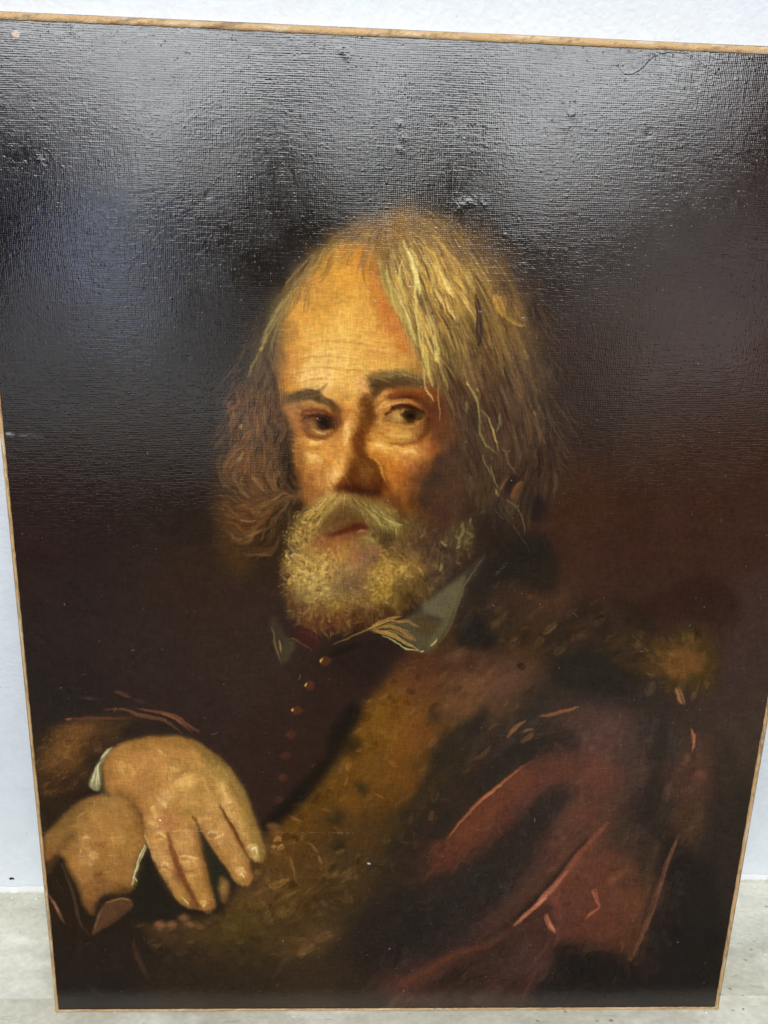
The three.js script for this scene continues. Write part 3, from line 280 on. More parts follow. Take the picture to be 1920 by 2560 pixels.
  const faceF = field([
    ['519.2,541', '#a0703a'], ['523.4,584.1', '#b27836'], ['521.9,606', '#9a6a34'], ['530.8,498.1', '#b98641'], ['540.2,540.4', '#d29647'], ['536.6,591', '#cf9648'], ['558.3,511.4', '#d9a34e'], ['565.2,448.3', '#d29a48'], ['579.2,413.4', '#c7924a'], ['607.2,371.9', '#cb953f'], ['642.1,347.2', '#cf9038'], ['659.9,356.7', '#cc8836'], ['678.1,376.3', '#b87a3a'], ['689.7,410', '#c78640'], ['657.1,390.6', '#d29740'], ['621.7,398.5', '#dba148'], ['600.7,426.5', '#d9a04c'], ['614.9,422.6', '#c79446'], ['657.9,424.7', '#d8a34e'], ['701.4,444.1', '#c47c3e'], ['717,478.6', '#c67f42'], ['740,513.3', '#bd763a'], ['767.3,555.6', '#ad7c40'],
    ['586.8,468.4', '#dca54d'], ['629.8,460.2', '#e3b05a'], ['673.2,465.8', '#dca652'], ['623.1,488.4', '#e8b95f'], ['572.7,503.9', '#e4b25c'], ['587.4,531.9', '#eec272'], ['573,561', '#efc67a'], ['558.5,583.1', '#ecc076'], ['602.4,574.6', '#efc67d'], ['623.8,538', '#edc06c'], ['659.5,501.4', '#e3b15c'], ['703.1,500.1', '#dca453'], ['733.2,527.7', '#d29a4c'], ['689.3,529', '#dba556'], ['660.6,551.3', '#e4b45c'], ['631.7,573.8', '#e7b865'], ['711.9,549.9', '#daa855'], ['757.1,577.7', '#a88446'], ['734.1,552.9', '#c99d50'], ['573.2,586.3', '#e2b36c'], ['624.8,599.5', '#dba657'], ['647,602.6', '#e2af58'], ['665.1,587.5', '#dba468'],
    ['643.6,617.4', '#d39a4b'], ['638.6,632.3', '#c07c3c'], ['640.3,643.4', '#b98446'], ['639.1,658.3', '#dca35a'], ['634.9,677.2', '#d8994e'], ['637.5,696', '#cd8f47'], ['628.1,715.2', '#dca053'], ['620.8,734.5', '#dfa558'], ['610.5,754', '#d19550'], ['623.4,757.6', '#dba458'], ['606.2,773.5', '#b8844a'], ['623.6,769.2', '#c98c48'], ['598.3,746.6', '#c89350'],
    ['540.2,627.5', '#a8784a'], ['545.4,657', '#b5783f'], ['547.7,679.4', '#b3773f'], ['558.9,686.6', '#c88c46'], ['581.3,686.1', '#d09a4e'], ['603.7,685.5', '#cc9248'], ['614.6,666.4', '#c08342'], ['573.8,695.3', '#d8a252'], ['551.5,709.5', '#c4863f'], ['566.5,720.5', '#dda95c'], ['589,716.2', '#d69c51'], ['604,715.8', '#cf9349'], ['562.8,739.7', '#c8894a'], ['581.7,739.3', '#cf9450'], ['555.4,759.2', '#a06a38'], ['570.5,762.7', '#b67c42'], ['589.4,766.1', '#c9924f'], ['572.9,779.7', '#96603a'], ['582,789.6', '#b07840'], ['570.7,805.5', '#a06c3a'], ['589.7,797.3', '#b98a48'],
    ['684.5,623.7', '#a86f38'], ['695.9,634.5', '#bb7f40'], ['706.4,612', '#bb8242'], ['728.6,607.7', '#8a5228'], ['757.8,595.9', '#93522a'], ['787.5,595.1', '#7e4a2b'], ['735.6,596.5', '#97572b'], ['796.4,628.2', '#6c3f26'], ['790,650.7', '#784724'], ['692.9,660.7', '#b27a3d'], ['708.1,667.8', '#c58f48'], ['738.2,670.8', '#cc9850'], ['768.1,666.3', '#a87640'], ['746.1,681.9', '#c69448'], ['776.2,681.2', '#8a5a32'],
    ['678.5,683.6', '#bb7d38'], ['682.6,694.9', '#dca04c'], ['701.2,690.6', '#d9a04c'], ['716.6,701.6', '#d89a4a'], ['739.3,701.1', '#cf9347'], ['762.1,704.3', '#d39a4f'], ['784.1,688.6', '#b77640'], ['698.1,713.5', '#c78237'], ['710,732.4', '#c67a32'], ['732.4,720.3', '#cf8d43'], ['755.2,723.6', '#c7854a'], ['777.5,711.6', '#bd7a3f'], ['799.5,695.8', '#93582f'], ['718.2,751.5', '#c57e33'], ['740.9,747.1', '#b8692d'], ['763.2,735', '#a9683a'], ['730.4,774.5', '#bb7a33'], ['749.3,770.2', '#9c602a'], ['742.5,793.8', '#8e5c2a'], ['750.9,813.4', '#7c4f24'], ['771.8,758', '#6b4527'], ['786.1,734.4', '#764928'],
    ['801.9,665.4', '#74462a'], ['811,620.3', '#5f3e2b'], ['821.5,680', '#64452f'], ['815.8,718.3', '#46322a'], ['791.2,765.3', '#43312a'], ['805.8,749.4', '#3e302a'], ['788.7,796.7', '#3f2f25'], ['765.7,797.2', '#59381f'], ['818.7,780.3', '#4f3829'], ['839.8,740.9', '#4a3729'], ['820.6,819.8', '#483128'], ['843,803.4', '#4a372a'], ['782.7,836.5', '#573b25'], ['845.3,702.3', '#463328'], ['849.6,641.7', '#4e392e'],
  ], 9, 2);
  lay(faceF, faceMask, 7, 1, 2);
  const faceFlow = flow(['536.6,540.5 536.5,598.3', '558.3,511.4 586.8,468.4', '580.1,525 630.7,509.3', '587.8,582.3 638.9,566.4', '621.9,412.1 586.6,440.7', '656.4,356.8 628.5,377.9', '693.3,409.9 716.3,457.6', '689.5,536.2 740.9,538.3', '659.4,494.3 703,496.6', '747.6,520.2 771.6,570', '639.5,595.5 644,639.6', '637.5,654.6 635.5,707.4', '626.6,715.3 616,769.4', '573.8,686.2 603.6,681.7', '566.5,724.3 604.1,723.4', '566.7,762.8 582.1,793.5', '684.7,631.1 706.4,612', '735.7,600.2 772.9,600.7', '723.2,671.2 768.2,670', '686.2,691 724.8,720.5', '739.4,704.9 777.8,719.2', '725.5,743.6 750,789.7', '797.1,643 807.4,703.2', '794,742 788.7,796.7', '829.8,695 834.9,795.7']);
  scrub(faceMask, faceFlow, { n: 5200, len: 16, wid: 3.2, jit: 7, alpha: .5, raise: .22, bend: .12 });
  // forehead: drier, lighter touches that cross it
  { const inn = inside('532.9,540.6 558,448.5 607.4,392.1 656.8,377 690.1,423.7 720.8,485.5 763.6,555.7 734.2,556.5 675.5,561.8 646.8,591.6 587.9,589.6 536.5,601.9'), [a] = pts('508.6,361.6'), [b] = pts('780.2,599'); snap();
    for (let i = 0; i < 1500; i++) { const X = rr(a[0], b[0]), Y = rr(a[1], b[1]); if (!inn(X, Y)) continue; const low = smooth(a[1] + 60, b[1] - 40, Y), L = rr(8, 22) * (.6 + low * .8), c = sample(X, Y), d = gauss() * (10 + 14 * low) + 2, rise = rr(-.18, .1); stroke([[X - L / 2, Y - L * rise * .5], [X, Y - rr(.5, 2.5)], [X + L / 2, Y + L * rise * .5]], '#' + [c[0] + d, c[1] + d, c[2] + d * .9].map((v) => clamp(v, 0, 255) | 0).map((v) => v.toString(16).padStart(2, '0')).join(''), [.5, rr(1, 2.2), .4], rr(.35, .75), .3, .45 * low + .12); } }
  for (const [c, w, a] of [['542.4,543.9 580.1,533.5 623.8,534.4 667.7,540.4', 4, .38], ['543.9,565.4 587.6,553.4 631.4,555.8 682.7,556.5 727,560.3', 4, .36], ['547.4,520.2 594.4,506.8 645.1,507.5 696.3,516', 4, .3], ['660,522.7 703.8,524.3 740.8,534.7', 4, .3], ['545.3,584.9 580.4,575.2 620.8,575.6', 3.4, .38], ['683.2,572.4 660.7,554.9 645.8,541', 3, .25], ['623,577.7 629.2,599.4 631,617.7', 5, .4], ['656.1,579 652.8,598.8 650.2,618.7', 5, .42], ['665.2,591.1 663.3,605.8 660.6,616.9', 4, .35]]) { stroke(c, '#b87a3e', [1, w, 1], a * .75, 1.4); const up = pts(c).map(([x, y]) => [x, y - 5]); stroke(up, '#ecc47c', [1, w * 1.2, 1], a * .7, 1.6, .2); }
  blob('631.9,584.7 650.3,584.2 654.7,617.1 641.5,624.8 630.9,614', '#e2b060', 5, .5);
  locks('540.2,428.4 568.4,381.2 610.4,346.3 655.8,330.1 695,345.5 706.9,389 692.3,374.5 656.3,351.5 621.2,363.3 586.2,392.8 558,431.2', (x, y) => { const [u, v] = hairFlow(x, y), w = (vnoise(x / 16, y / 16) - .5) * .9; return [u - v * w, v + u * w]; }, { n: 260, len: 34, wid: 5, cols: ['#a07c44', '#86663a', '#6a5030', '#b8944f'], alpha: .45, keep: .4, raise: .3, lum: 16 });
  // ---- brows, eyes, nose
  blob('516.7,610.5 540.9,599.6 565.9,594.5 585,600.6 599.9,613.4 616.2,619.6 625.4,637.1 610.4,630.1 591.1,620.2 560.8,615.2 537.3,619.5 519.6,619.2', '#5f4a2b', 3, .9); blob('540.2,605.5 565.9,599.6 584.3,605.7 597,617.1 580.7,616.1 558.6,612.3', '#4a361f', 3, .6); stroke('580.6,600 591.6,592.4 604,581.9', '#8a6c3e', [9, 7, 1], .45, 1.8); stroke('588,599.8 599.1,609.7 616.2,619.6', '#c08f54', [2, 6, 1], .75, 1); stroke('599.1,609.7 611.8,618.2 621.5,625.3', '#5b3a20', [3, 7, 2], .8, 1.5);
  blob('603,624.4 619.2,623.9 625.4,640.1 627.1,656.4 619.7,655.1 612.1,640.4', '#5a371f', 3, .65); blob('547.6,624.3 573.4,619.2 594.1,624.6 588.2,630.7 566,626.8 549.8,634.6', '#cc9650', 3, .8);
  hairs(['523.3,613.2 543.9,605.4 580.6,602.9'], () => [.95, -.3], { n: 40, len: 22, wid: 1.2, cols: ['#8a744a', '#3a2a18', '#a89460', '#5a4628'], alpha: .6 });
  blob('669.9,570.6 701.2,558.9 743.8,557.7 772.8,562.7 783.9,581.3 736,586.3 709.5,591.4 693.7,606.5 685,616.3 679.5,601.7 679.7,581.2', '#5a4429', 4, .9); blob('687,578.1 727.5,574.8 771.9,577.3 779.5,582.9 735.2,584.1 707.2,589.2 691.4,604.3', '#4a301c', 4, .6); blob('682.9,563.7 723.1,555.4 763.7,557.1 760.3,565.9 719.8,567 686.8,572.3', '#7c673c', 4, .6);
  hairs(['683.2,572.4 712.4,565.8 764,564.4'], () => [.93, .2], { n: 60, len: 22, wid: 1.3, cols: ['#b8a468', '#8a764a', '#3a2a1a', '#d0bc7c'], alpha: .55 });
  blob('604.4,619.9 625.1,620.8 631.4,645.8 624.2,660.9 615.1,644.8', '#6a3e1e', 5, .55); blob('539.5,624.6 552.8,627.2 560.2,649.2 552.9,665.8 543.9,649.6', '#8a5a30', 5, .45); blob('713.4,596.4 779.8,588 801.4,605.8 792.9,616.4 743.3,605.9 715.4,612.5', '#7a401f', 5, .55); blob('788,606.2 818.1,612.7 827.1,672.3 803.7,703.3 793.7,650.6', '#54321f', 10, .5); blob('544,755.6 562.9,762.8 576,793.7 566.9,811.1 553.2,786.4', '#84542c', 7, .45);
  stroke('523.3,614.7 547.6,602.3 576.9,600.8 599.1,612.7 619.3,626.9', '#4f3a20', [5, 11, 5], .32, 2); stroke('679.8,584.1 705.3,574 742.1,570.8 776.3,575.7', '#4a3620', [9, 15, 7], .25, 2.5);
  // left eye
  blob('560.2,647.7 577.2,638.3 599.4,637.8 624.1,649 622.8,664 599.8,673.6 577.4,671.1 562.5,662.5', '#54301a', 4, .6);
  blob('548.4,643.5 562.4,631.3 582.3,629.3 603.1,636.2 624,647.5 625.7,659.4 616.9,671.6 593.1,679.7 570,677.3 554.3,664.2', '#7d4c2b', 4, .85); stroke('551.3,644.9 560.2,634.3 580.8,630.8 601.6,637 622.6,647.6', '#5c2d18', [2, 6, 2], .8, 1.4); stroke('555.8,640.4 580.9,636 601.7,640.7', '#8d5434', [1, 4, 1], .6, 1); blob('557.3,653.7 566.1,646 579.5,644.2 581.1,660.6 572.2,666.8 561.8,662.5', '#6b4424', 3, .8); blob('564.7,655 578,651.7 581.1,663.5 570.7,665.3', '#9a7a44', 2.5, .65); 
  blob('579.5,648.7 586.1,643.3 599.5,643.7 613.7,649.3 618.2,654.4 609.4,662.8 597.5,668.4 586.3,665.7 580.3,657.6', '#2a190e', 2, .95); blob('586.9,649.2 597.3,648.2 603.3,654 596.7,658.7 588.5,656.6', '#150c07', 2, .9); blob('582.5,657.5 591.5,662.5 600.4,662.3 594.5,666.2 585.6,664.2', '#4a2f18', 2, .5); stroke('569.2,663.8 581.1,670.3 593.1,673.7 603.5,671.2 612.4,664.2', '#b89558', [1, 4, 1], .8, .8, .4); stroke('581.1,671 593.1,675.2 600.5,672.8', '#e0c27e', [1, 2.6, 1], .8, .5, .4); stroke('555.8,665.7 570,677.3 588.7,682.9 607.3,677.9', '#7a4428', [2, 5, 1], .7, 1.6); g.fillStyle = '#f4e6bc'; { const [x, y] = pts('583.2,646.7')[0]; g.beginPath(); g.arc(x, y, 1.7, 0, 7); g.fill(); } stroke('609.3,653.9 619.6,652.1 625.7,656.4', '#a5703c', [1, 4, 1], .6, 1);
  stroke('554.3,650.8 569.8,643 588.3,641.8 607.7,646.5 622.7,655', '#3c1d10', [2, 6.5, 2.4], .9, 1.2); blob('607,648 625.6,652 624.3,663.9 612.3,661.3', '#5f3a20', 3, .6);
  stroke('561.9,685 575.3,692.2 593.3,691.8', '#e0b260', [3, 9, 2], .6, 2.5); stroke('558.9,697.2 577.6,701.3 597.8,696.2', '#b07a3c', [1, 3, 1], .55, 1.2); stroke('557.5,716.9 562,715.3 589,720.7', '#e8ba70', [3, 6, 1], .55, 1.5, .3); stroke('563.5,725.9 581.6,728.6 598.1,723.6', '#e2ae62', [1, 4, 1], .5, 1.2); stroke('559.1,747.5 578,750.1 593,745.2', '#b27640', [1, 3, 1], .4, 1.2); blob('565.1,752 574.2,754.9 577.3,762.5 569.7,762.7', '#6a4026', 3, .6); blob('543.9,642.2 552.8,649.4 552.9,679.2 546.9,671.9', '#8f5c32', 4, .5);
  // right eye
  blob('717.5,610.3 728.4,603.3 754.3,599.7 780.4,603.4 796,619.3 794.5,650.6 783.4,671.9 787.8,635.8 773.5,615.4 743.5,609.6', '#55301a', 5, .7); stroke('719.7,610.2 735.8,603.1 758.1,602.5 779.1,606.4', '#4a2413', [2, 7, 3], .7, 1.8); stroke('685.9,620.7 695.9,607.1 710.4,595.7 724.3,591', '#cb9450', [4, 10, 2], .75, 2); stroke('690.9,642.8 695.7,627.1 706.6,617.2 725,612.3 749.5,610.1 770.6,617', '#bd8748', [6, 9, 3], .85, 1.6); stroke('703.1,624.7 724.4,615.2 748.1,613.1', '#dba866', [1, 4, 1], .7, 1, .3);
  blob('707.4,645.4 719.7,631.6 732.2,626.1 751.4,622.7 774,627.3 783.3,634.4 774.8,648.1 752.6,653.2 726.3,652.3', '#7d542a', 2, .9); blob('709.7,645.3 719.7,633.9 732.2,627.6 744.2,629.5 747.8,647.3 729.3,650.8 715,650.4', '#b08950', 2, .95); blob('725.7,633 736.8,629.7 743.2,642.9 729.9,647.8', '#caa264', 2.5, .6); blob('706,646.9 714.7,637.7 718,648.1 712.1,652.7', '#a0623a', 2.5, .6);
  blob('741.3,632.6 748.5,625.7 760.4,623.2 771,627.3 773,639.2 765.9,648.3 754,650.9 744.8,646.6', '#33210f', 1.8, .95); blob('769.4,625.9 783.1,631.5 780.5,640.5 770.3,646.7', '#4a3418', 2.5, .8); blob('748.8,633.9 757.7,629.9 763.9,636.4 757.4,643.3 749.9,641.3', '#170e07', 2, .9); blob('746.2,644.4 755.4,648.6 764.3,646.1 758.4,650 749.4,648.8', '#563a1c', 2, .5); stroke('708.6,636.4 724.6,623.4 743.1,619.2 764.1,622.3 784.7,632.9', '#3c2010', [2, 5, 2], .85, 1.2);
  stroke('700.2,654.5 729.4,654.5 753.5,658.4 771.3,651.9 782,641.2', '#c4934f', [3, 5, 2], .8, 1, .35); stroke('707.7,655.1 730.2,657.5 751.3,660.7', '#9a6836', [1, 2, 1], .7, .8); blob('694.8,647.2 699.9,642.6 705.3,649.9 700.2,654.5', '#d6ab64', 2, .85); g.fillStyle = '#f0e2b8'; { const [x, y] = pts('744.1,626.6')[0]; g.beginPath(); g.arc(x, y, 1.8, 0, 7); g.fill(); }
  blob('773.7,621.3 792.7,628.2 797.5,650.5 783.1,665.9 775.3,658.6 783.5,640.4', '#5e381f', 4, .55); stroke('708.7,637.9 724.7,624.8 743.1,620.7 764.1,623.8 784.7,634.4', '#371d0f', [2, 6, 2.4], .8, 1.2);
  stroke('714.1,667.7 738.3,674.6 764.4,669.4', '#d9a95c', [4, 12, 3], .55, 3); stroke('719.7,679.6 744.7,683.5 764.9,679.9', '#cb9a54', [2, 6, 2], .5, 2); stroke('716.2,687.2 739.7,692.7 763.7,687.6 785,674.9', '#94612f', [1, 4, 2], .7, 1.6); stroke('768.7,681.4 784.8,670.4 796.2,655', '#60381f', [3, 9, 3], .65, 2.5); stroke('752.9,662.2 772.3,658.7 785.3,647.8', '#8a5530', [2, 5, 2], .55, 1.8); stroke('799.1,605.9 804.3,635.4 809.8,657.7', '#5a3522', [4, 14, 5], .4, 5);
  // nose
  blob('666.8,598.4 679.5,604.6 686,625.1 692.5,645.7 678.2,672.3 673.5,692.1 677.7,711 695.5,726.6 707.4,747.1 715.6,767.1 707.1,789.1 679,797.6 642.3,794.5 620,787.2 615.3,777.2 632.6,765.9 645.2,743.9 653.8,722.2 648.2,705.6 647.8,682.1 657.8,658.6 663.9,634.6 661.2,613.2', '#5f3516', 5.5, .95);
  blob('664,602.1 678.1,607.6 683.2,631.1 680.8,653.5 666.8,661.4 659.7,646.6 663.7,624.2', '#7d4f27', 6, .7); blob('675.2,609.2 686,623.6 692.4,642.8 682.4,658 675.9,638.7', '#523018', 6, .7); blob('652.8,673 669.3,672.6 672.8,695.1 661,705.3 651.8,695.6', '#683a18', 6, .7); blob('656.8,722.2 691,729 706.9,755.6 711.4,778.9 681.2,791.3 642.9,785.9 641,764.9', '#482611', 8, .9); blob('623.7,778.5 650.2,772.5 688.6,781.7 707.5,776.6 704.1,790.8 666,797.9 627.7,789.4', '#33160c', 4, .85); blob('655.3,722.2 677.9,720.1 698,736.5 701.7,759.6 684.5,774 661.6,769.9 648.4,753.1', '#6e4220', 9, .8); blob('668.4,733.4 683.5,733.8 690.8,749 678.8,758.6 666.5,749.6', '#8a5a2c', 7, .7); blob('627.3,761.3 642.3,753.3 648.6,764 636.7,778.2 624.5,776.9', '#6b3617', 6, .7); blob('643.1,714.9 658.1,713 661.6,733.5 649.8,749.2 640.6,745.6', '#73431d', 7, .7);
  stroke('648.5,684.4 647.5,705.6 655.3,720.7', '#b9813f', [2, 7, 2], .4, 3); stroke('600.5,735 596.9,758.2 604.7,779 618.6,789.6', '#8a5a2e', [1, 4, 2], .6, 1.5); stroke('623,730.6 616.6,753.9 621.3,770.8', '#ebb768', [2, 9, 2], .55, 3.5); stroke('640.4,647.1 637.1,669.6 639.7,693.7', '#efbf78', [3, 11, 3], .7, 2.5, .2); stroke('627,744.4 618.1,755.4 621.3,766.1', '#f0c484', [4, 15, 5], .7, 3, .2); stroke('555.8,671.7 570,683.3 588.8,688.9 609.6,682.3', '#8f5a30', [2, 5, 2], .55, 1.6); stroke('560.4,700.2 575.4,705.9 597.9,702.3', '#a0692f', [2, 5, 2], .5, 1.6); stroke('547.7,724.8 562.8,736.7 581.7,739.3', '#a86f38', [2, 5, 2], .45, 1.8); stroke('598.1,723.6 592.3,746.7 594,769.9 586.6,793.4', '#a36a34', [2, 6, 2], .5, 2); stroke('682.7,698.7 709.2,704.1 739.9,720.2', '#e8b264', [3, 10, 3], .55, 2.5, .2); stroke('761.5,690.6 783.8,681 798.3,669.3', '#b5733a', [3, 8, 3], .45, 2.5); stroke('727.8,696 746.8,701.6 773,694.9', '#e6b469', [2, 7, 2], .5, 2, .2); stroke('708.3,675.3 738.5,679.1 760.9,674', '#e0b067', [2, 7, 2], .55, 1.6, .2); stroke('627.2,658.6 617.2,692.7 608.6,723.3 598.4,750.4', '#b0763c', [4, 11, 5], .38, 4); stroke('625.3,632.6 641.5,628.5 655,633.3', '#a56a36', [1, 4, 1], .6, 1.4); stroke('647.9,648.4 655.3,649.7 661.2,646.6', '#8a5c30', [1, 3, 1], .6, 1.2); blob('621.5,727.6 625.2,726.7 626.1,732.1 622.3,732.9', '#8f5f34', 1, .4);
  stroke('679.3,714 693,721.3 702.6,737.9 712.3,759.4 725.3,784 739.1,807.3', '#e0a24a', [1, 4, 2], .8, 1.2); stroke('712.5,765.6 725.5,788.7 743.2,813.5 753.3,837.2', '#6b3a1a', [14, 17, 6], .75, 5); blob('669.8,797.8 711.7,790.6 743.2,813.5 752,845.2 712.9,830.1 666.3,808.9', '#5b3c1f', 7, .7);
  for (let i = 0; i < 60; i++) { const [a, b] = pts('686.1,687.2 777.8,719.2'), u = rnd(), X = a[0] + (b[0] - a[0]) * u + gauss() * 10, Y = a[1] + (b[1] - a[1]) * u * .7 + gauss() * 12; stroke([[X, Y], [X + rr(3, 9), Y + rr(4, 12)]], css([rr(214, 238), rr(155, 185), rr(75, 110)]), [.6, rr(1.2, 2.2), .5], rr(.3, .6), .5, .35); }
  stroke('721.7,743.7 740.7,741.7 756.2,750.6', '#c07038', [2, 14, 3], .35, 5); blob('771.2,742.5 808.2,718.5 832.1,741.1 826.4,780.1 789.1,804.6 768.9,781.5', '#432f26', 16, .38);

  scrub('525.5,620.5 573.2,593.6 624.7,595.9 675.4,558.1 778.4,555.3 803.2,613.1 798.8,680.6 772.7,781.4 712,798.4 635.5,800.2 589.6,785.5 551.6,755.4 540.2,672.1', faceFlow, { n: 2600, len: 9, wid: 2, jit: 9, alpha: .42, raise: .2, bend: .2 });

  blob('550,732.4 570.4,741.1 589.2,742.2 585.6,756.1 562.9,758.2 551.6,749.2', '#a0652f', 6, .38); blob('556.1,763 578.1,767.1 589.5,779.3 582.1,802.9 566.9,806.4', '#925c30', 6, .4); stroke('602.8,744.9 600.7,762 607.8,778.9', '#e0ae68', [3, 9, 3], .5, 2.4); stroke('598.6,776 588.2,796.5 579.2,818.7', '#8a5a30', [3, 9, 4], .5, 3); stroke('691.6,668.2 719.7,679.6 753.6,681.7', '#a8702f', [2, 5, 2], .4, 2); stroke('680.7,710.1 709.4,713.2 740.4,732.4 763.2,735', '#b5702f', [4, 14, 5], .35, 5); blob('729.7,755.1 763.5,742.7 779.4,757.8 765.7,797.2 746.8,807.1 734.4,782.2', '#7a4a26', 8, .4);
  scrub('525.5,620.5 573.2,593.6 624.7,595.9 675.4,558.1 778.4,555.3 803.2,613.1 798.8,680.6 772.7,781.4 712,798.4 635.5,800.2 589.6,785.5 551.6,755.4 540.2,672.1', faceFlow, { n: 2600, len: 11, wid: 3.6, jit: 17, alpha: .36, raise: .3, bend: .25 });

  for (const [c, w, a, so] of [['626.4,610.5 636.7,604.3 647.1,609.9', [3, 9, 3], .3, 4], ['540.2,629 558.7,624.1 588.2,626.2 610.5,636', [3, 8, 4], .35, 3], ['558.8,676.1 581.2,683 607.3,677.9 619.8,665.6', [3, 7, 3], .4, 2.5], ['548.4,694.4 553,724.7 550.1,755.4', [6, 14, 6], .35, 5], ['738.9,689.7 768.8,684.4 792,662.7', [3, 9, 4], .4, 3], ['663.7,691.6 667.8,706.6 683.1,715.4', [3, 9, 3], .45, 3], ['624.4,772.3 633.8,789.2 658.3,796.5', [4, 10, 5], .5, 3.5], ['704,787.6 715.8,771.7 712.1,751.6', [4, 9, 3], .5, 3], ['706.3,608.3 728.3,598.9 765.3,596.5 791.7,606.1', [3, 9, 4], .35, 3]]) stroke(c, '#5a2f14', w, a, so);
  for (const [c, w, a] of [['565,724.4 577.8,719.5 592.8,725.2', [3, 9, 3], .5], ['567.8,690.9 581.3,693.6 597.7,688.7', [2, 6, 2], .5], ['686.3,692.5 705.1,693.6 724.2,702.2', [3, 9, 3], .5], ['745.4,703.2 762.1,704.3 774.5,711.7', [3, 8, 3], .4], ['639,654.6 637.9,677.1 633.8,698.4', [3, 7, 2], .5], ['618,747.7 621.2,759.9', [4, 8, 4], .5], ['692.1,630.9 702.9,617.3 715.2,608.1', [2, 6, 2], .4]]) stroke(c, '#f2c67c', w, a, 1.2, .4);

  // ---- beard, moustache, mouth
  const beardMask = '627.7,789.4 589.7,801.2 555.6,829.5 534.9,865.8 524.8,914.4 519.3,947.2 522.2,1005.3 544.3,1047.2 592.1,1072 647.9,1066.8 719.4,1048.5 781.9,1009.1 828.1,974.6 865.6,932.3 890.3,882.6 875.7,834.5 837.7,851.4 790.8,844.3 743.5,821.4 689,799';
  const beardF = field([
    ['620.2,796.6', '#b69f60'], ['597.5,816.7', '#b89a58'], ['574.7,841', '#b59656'], ['548,865.5', '#9c8450'], ['536.4,897.9', '#6e5a38'], ['559.5,877.3', '#a38448'], ['551.7,809.9', '#54422c'], ['566.9,813.5', '#8a7442'], ['635.8,815.9', '#7c5f33'], ['666.5,819.2', '#7d6535'], ['697.5,830.4', '#8a7440'], ['728.8,845.7', '#7f6c3c'], ['743.8,829.4', '#5e4526'], ['628.4,835.9', '#6b4a28'], ['659.2,839.2', '#6a4b2a'], ['590.3,864.6', '#7d5a33'], ['582.7,884.9', '#8c6238'],
    ['606,892.5', '#a06a3a'], ['637,887.8', '#96683a'], ['667.8,879.1', '#8e6a3c'], ['691.1,878.6', '#7e6c3e'], ['706.1,862.2', '#5e4a2b'], ['722.4,886.1', '#5c452b'], ['745.2,869.4', '#604a2c'], ['767.2,836.9', '#5c4a2e'], ['754.1,901.7', '#5a432a'], ['784.4,876.7', '#4c3828'], ['807,860.1', '#453126'], ['824.1,892.1', '#3d2d25'], ['862,867', '#4f442e'], ['848.5,908', '#43342a'], ['801.4,908.9', '#4c3828'],
    ['559.7,909.6', '#a08048'], ['567.5,929.9', '#c8a860'], ['590.8,921.2', '#c4a258'], ['544.2,930.3', '#a89058'], ['575.4,950.3', '#d9bc72'], ['598.7,937.5', '#d8b468'], ['552,963.1', '#b89a58'], ['614.1,916.7', '#b98e4e'], ['637.3,908.1', '#a67a44'], ['653.1,920', '#a5744c'], ['676.3,911.4', '#86604a'], ['630.1,945.1', '#8a7048'], ['646.1,965.5', '#7a5f42'], ['662.1,977.7', '#745a40'], ['622.7,978.4', '#7f6a44'], ['591.3,979', '#b19a5c'], ['560,996.3', '#8f7a48'], ['677.1,944.2', '#866a44'], ['692.1,919.3', '#7a5a40'],
    ['715.8,927', '#a28040'], ['700.8,952', '#a5823c'], ['724.4,951.6', '#b59348'], ['747.4,934.6', '#a5813e'], ['770.4,917.7', '#7f6036'], ['779.2,942.3', '#7a5c34'], ['717.4,980.9', '#a08038'], ['701.9,993.7', '#8f7434'], ['748.5,963.6', '#7a6234'], ['756.8,976', '#6a5228'], ['788.1,967', '#5f4a2a'], ['733.9,1001.5', '#6a5228'], ['765.7,1001', '#47341d'], ['678.4,1002.5', '#7b5d34'], ['646.8,1003.1', '#8a6c3e'], ['623.2,1011.9', '#80642f'], ['591.7,1020.9', '#755630'], ['552.2,1021.6', '#5c4028'], ['583.9,1046.5', '#5a3822'], ['631.6,1041.4', '#664222'], ['671.2,1036.5', '#4f331a'], ['718.8,1027.2', '#49301a'], ['608,1063.2', '#4a2c1e'], ['671.8,1062.1', '#40281a'], ['811.5,958.3', '#45372a'], ['849.8,932.6', '#3f332a'], ['524.7,963.6', '#4f3822'], ['532.4,1013.5', '#4f3622'],
  ], 9, 2, [.93, .82, .6]);
  lay(beardF, beardMask, 7, 1, 2);
  const beardFlow = flow(['620.2,796.6 559.4,849.3', '589.9,816.9 544.1,873.6', '650.8,799.8 713.2,838', '705,822.3 752.9,869.3', '559.6,905.6 552,963.1', '606.2,912.8 583.3,962.5', '637.5,920.3 669.4,952.6', '715.6,918.8 701.7,985.3', '754.7,918 788.1,967', '807,860.1 794.6,933.7', '861.1,850.9 848.9,916.2', '631,1003.4 631.7,1054.2', '733.6,993.1 751,1035.2']);
  const curly = (f, k, sc = 14) => (x, y) => { const [u, v] = f(x, y), a = (vnoise(x / sc, y / sc) - .5) * k, c = Math.cos(a), n = Math.sin(a); return [u * c - v * n, u * n + v * c]; };
  locks(beardMask, curly(beardFlow, 3.2), { n: 1500, len: 15, wid: 5.5, cols: ['#b8924a', '#8a6630', '#c8a458', '#4a341c', '#8e6a34', '#6a4a24'], alpha: .5, keep: .74, raise: .35, lum: 24 });
  scrub(beardMask, beardFlow, { n: 3200, len: 14, wid: 2.2, jit: 14, alpha: .6, raise: .3, bend: .35 });
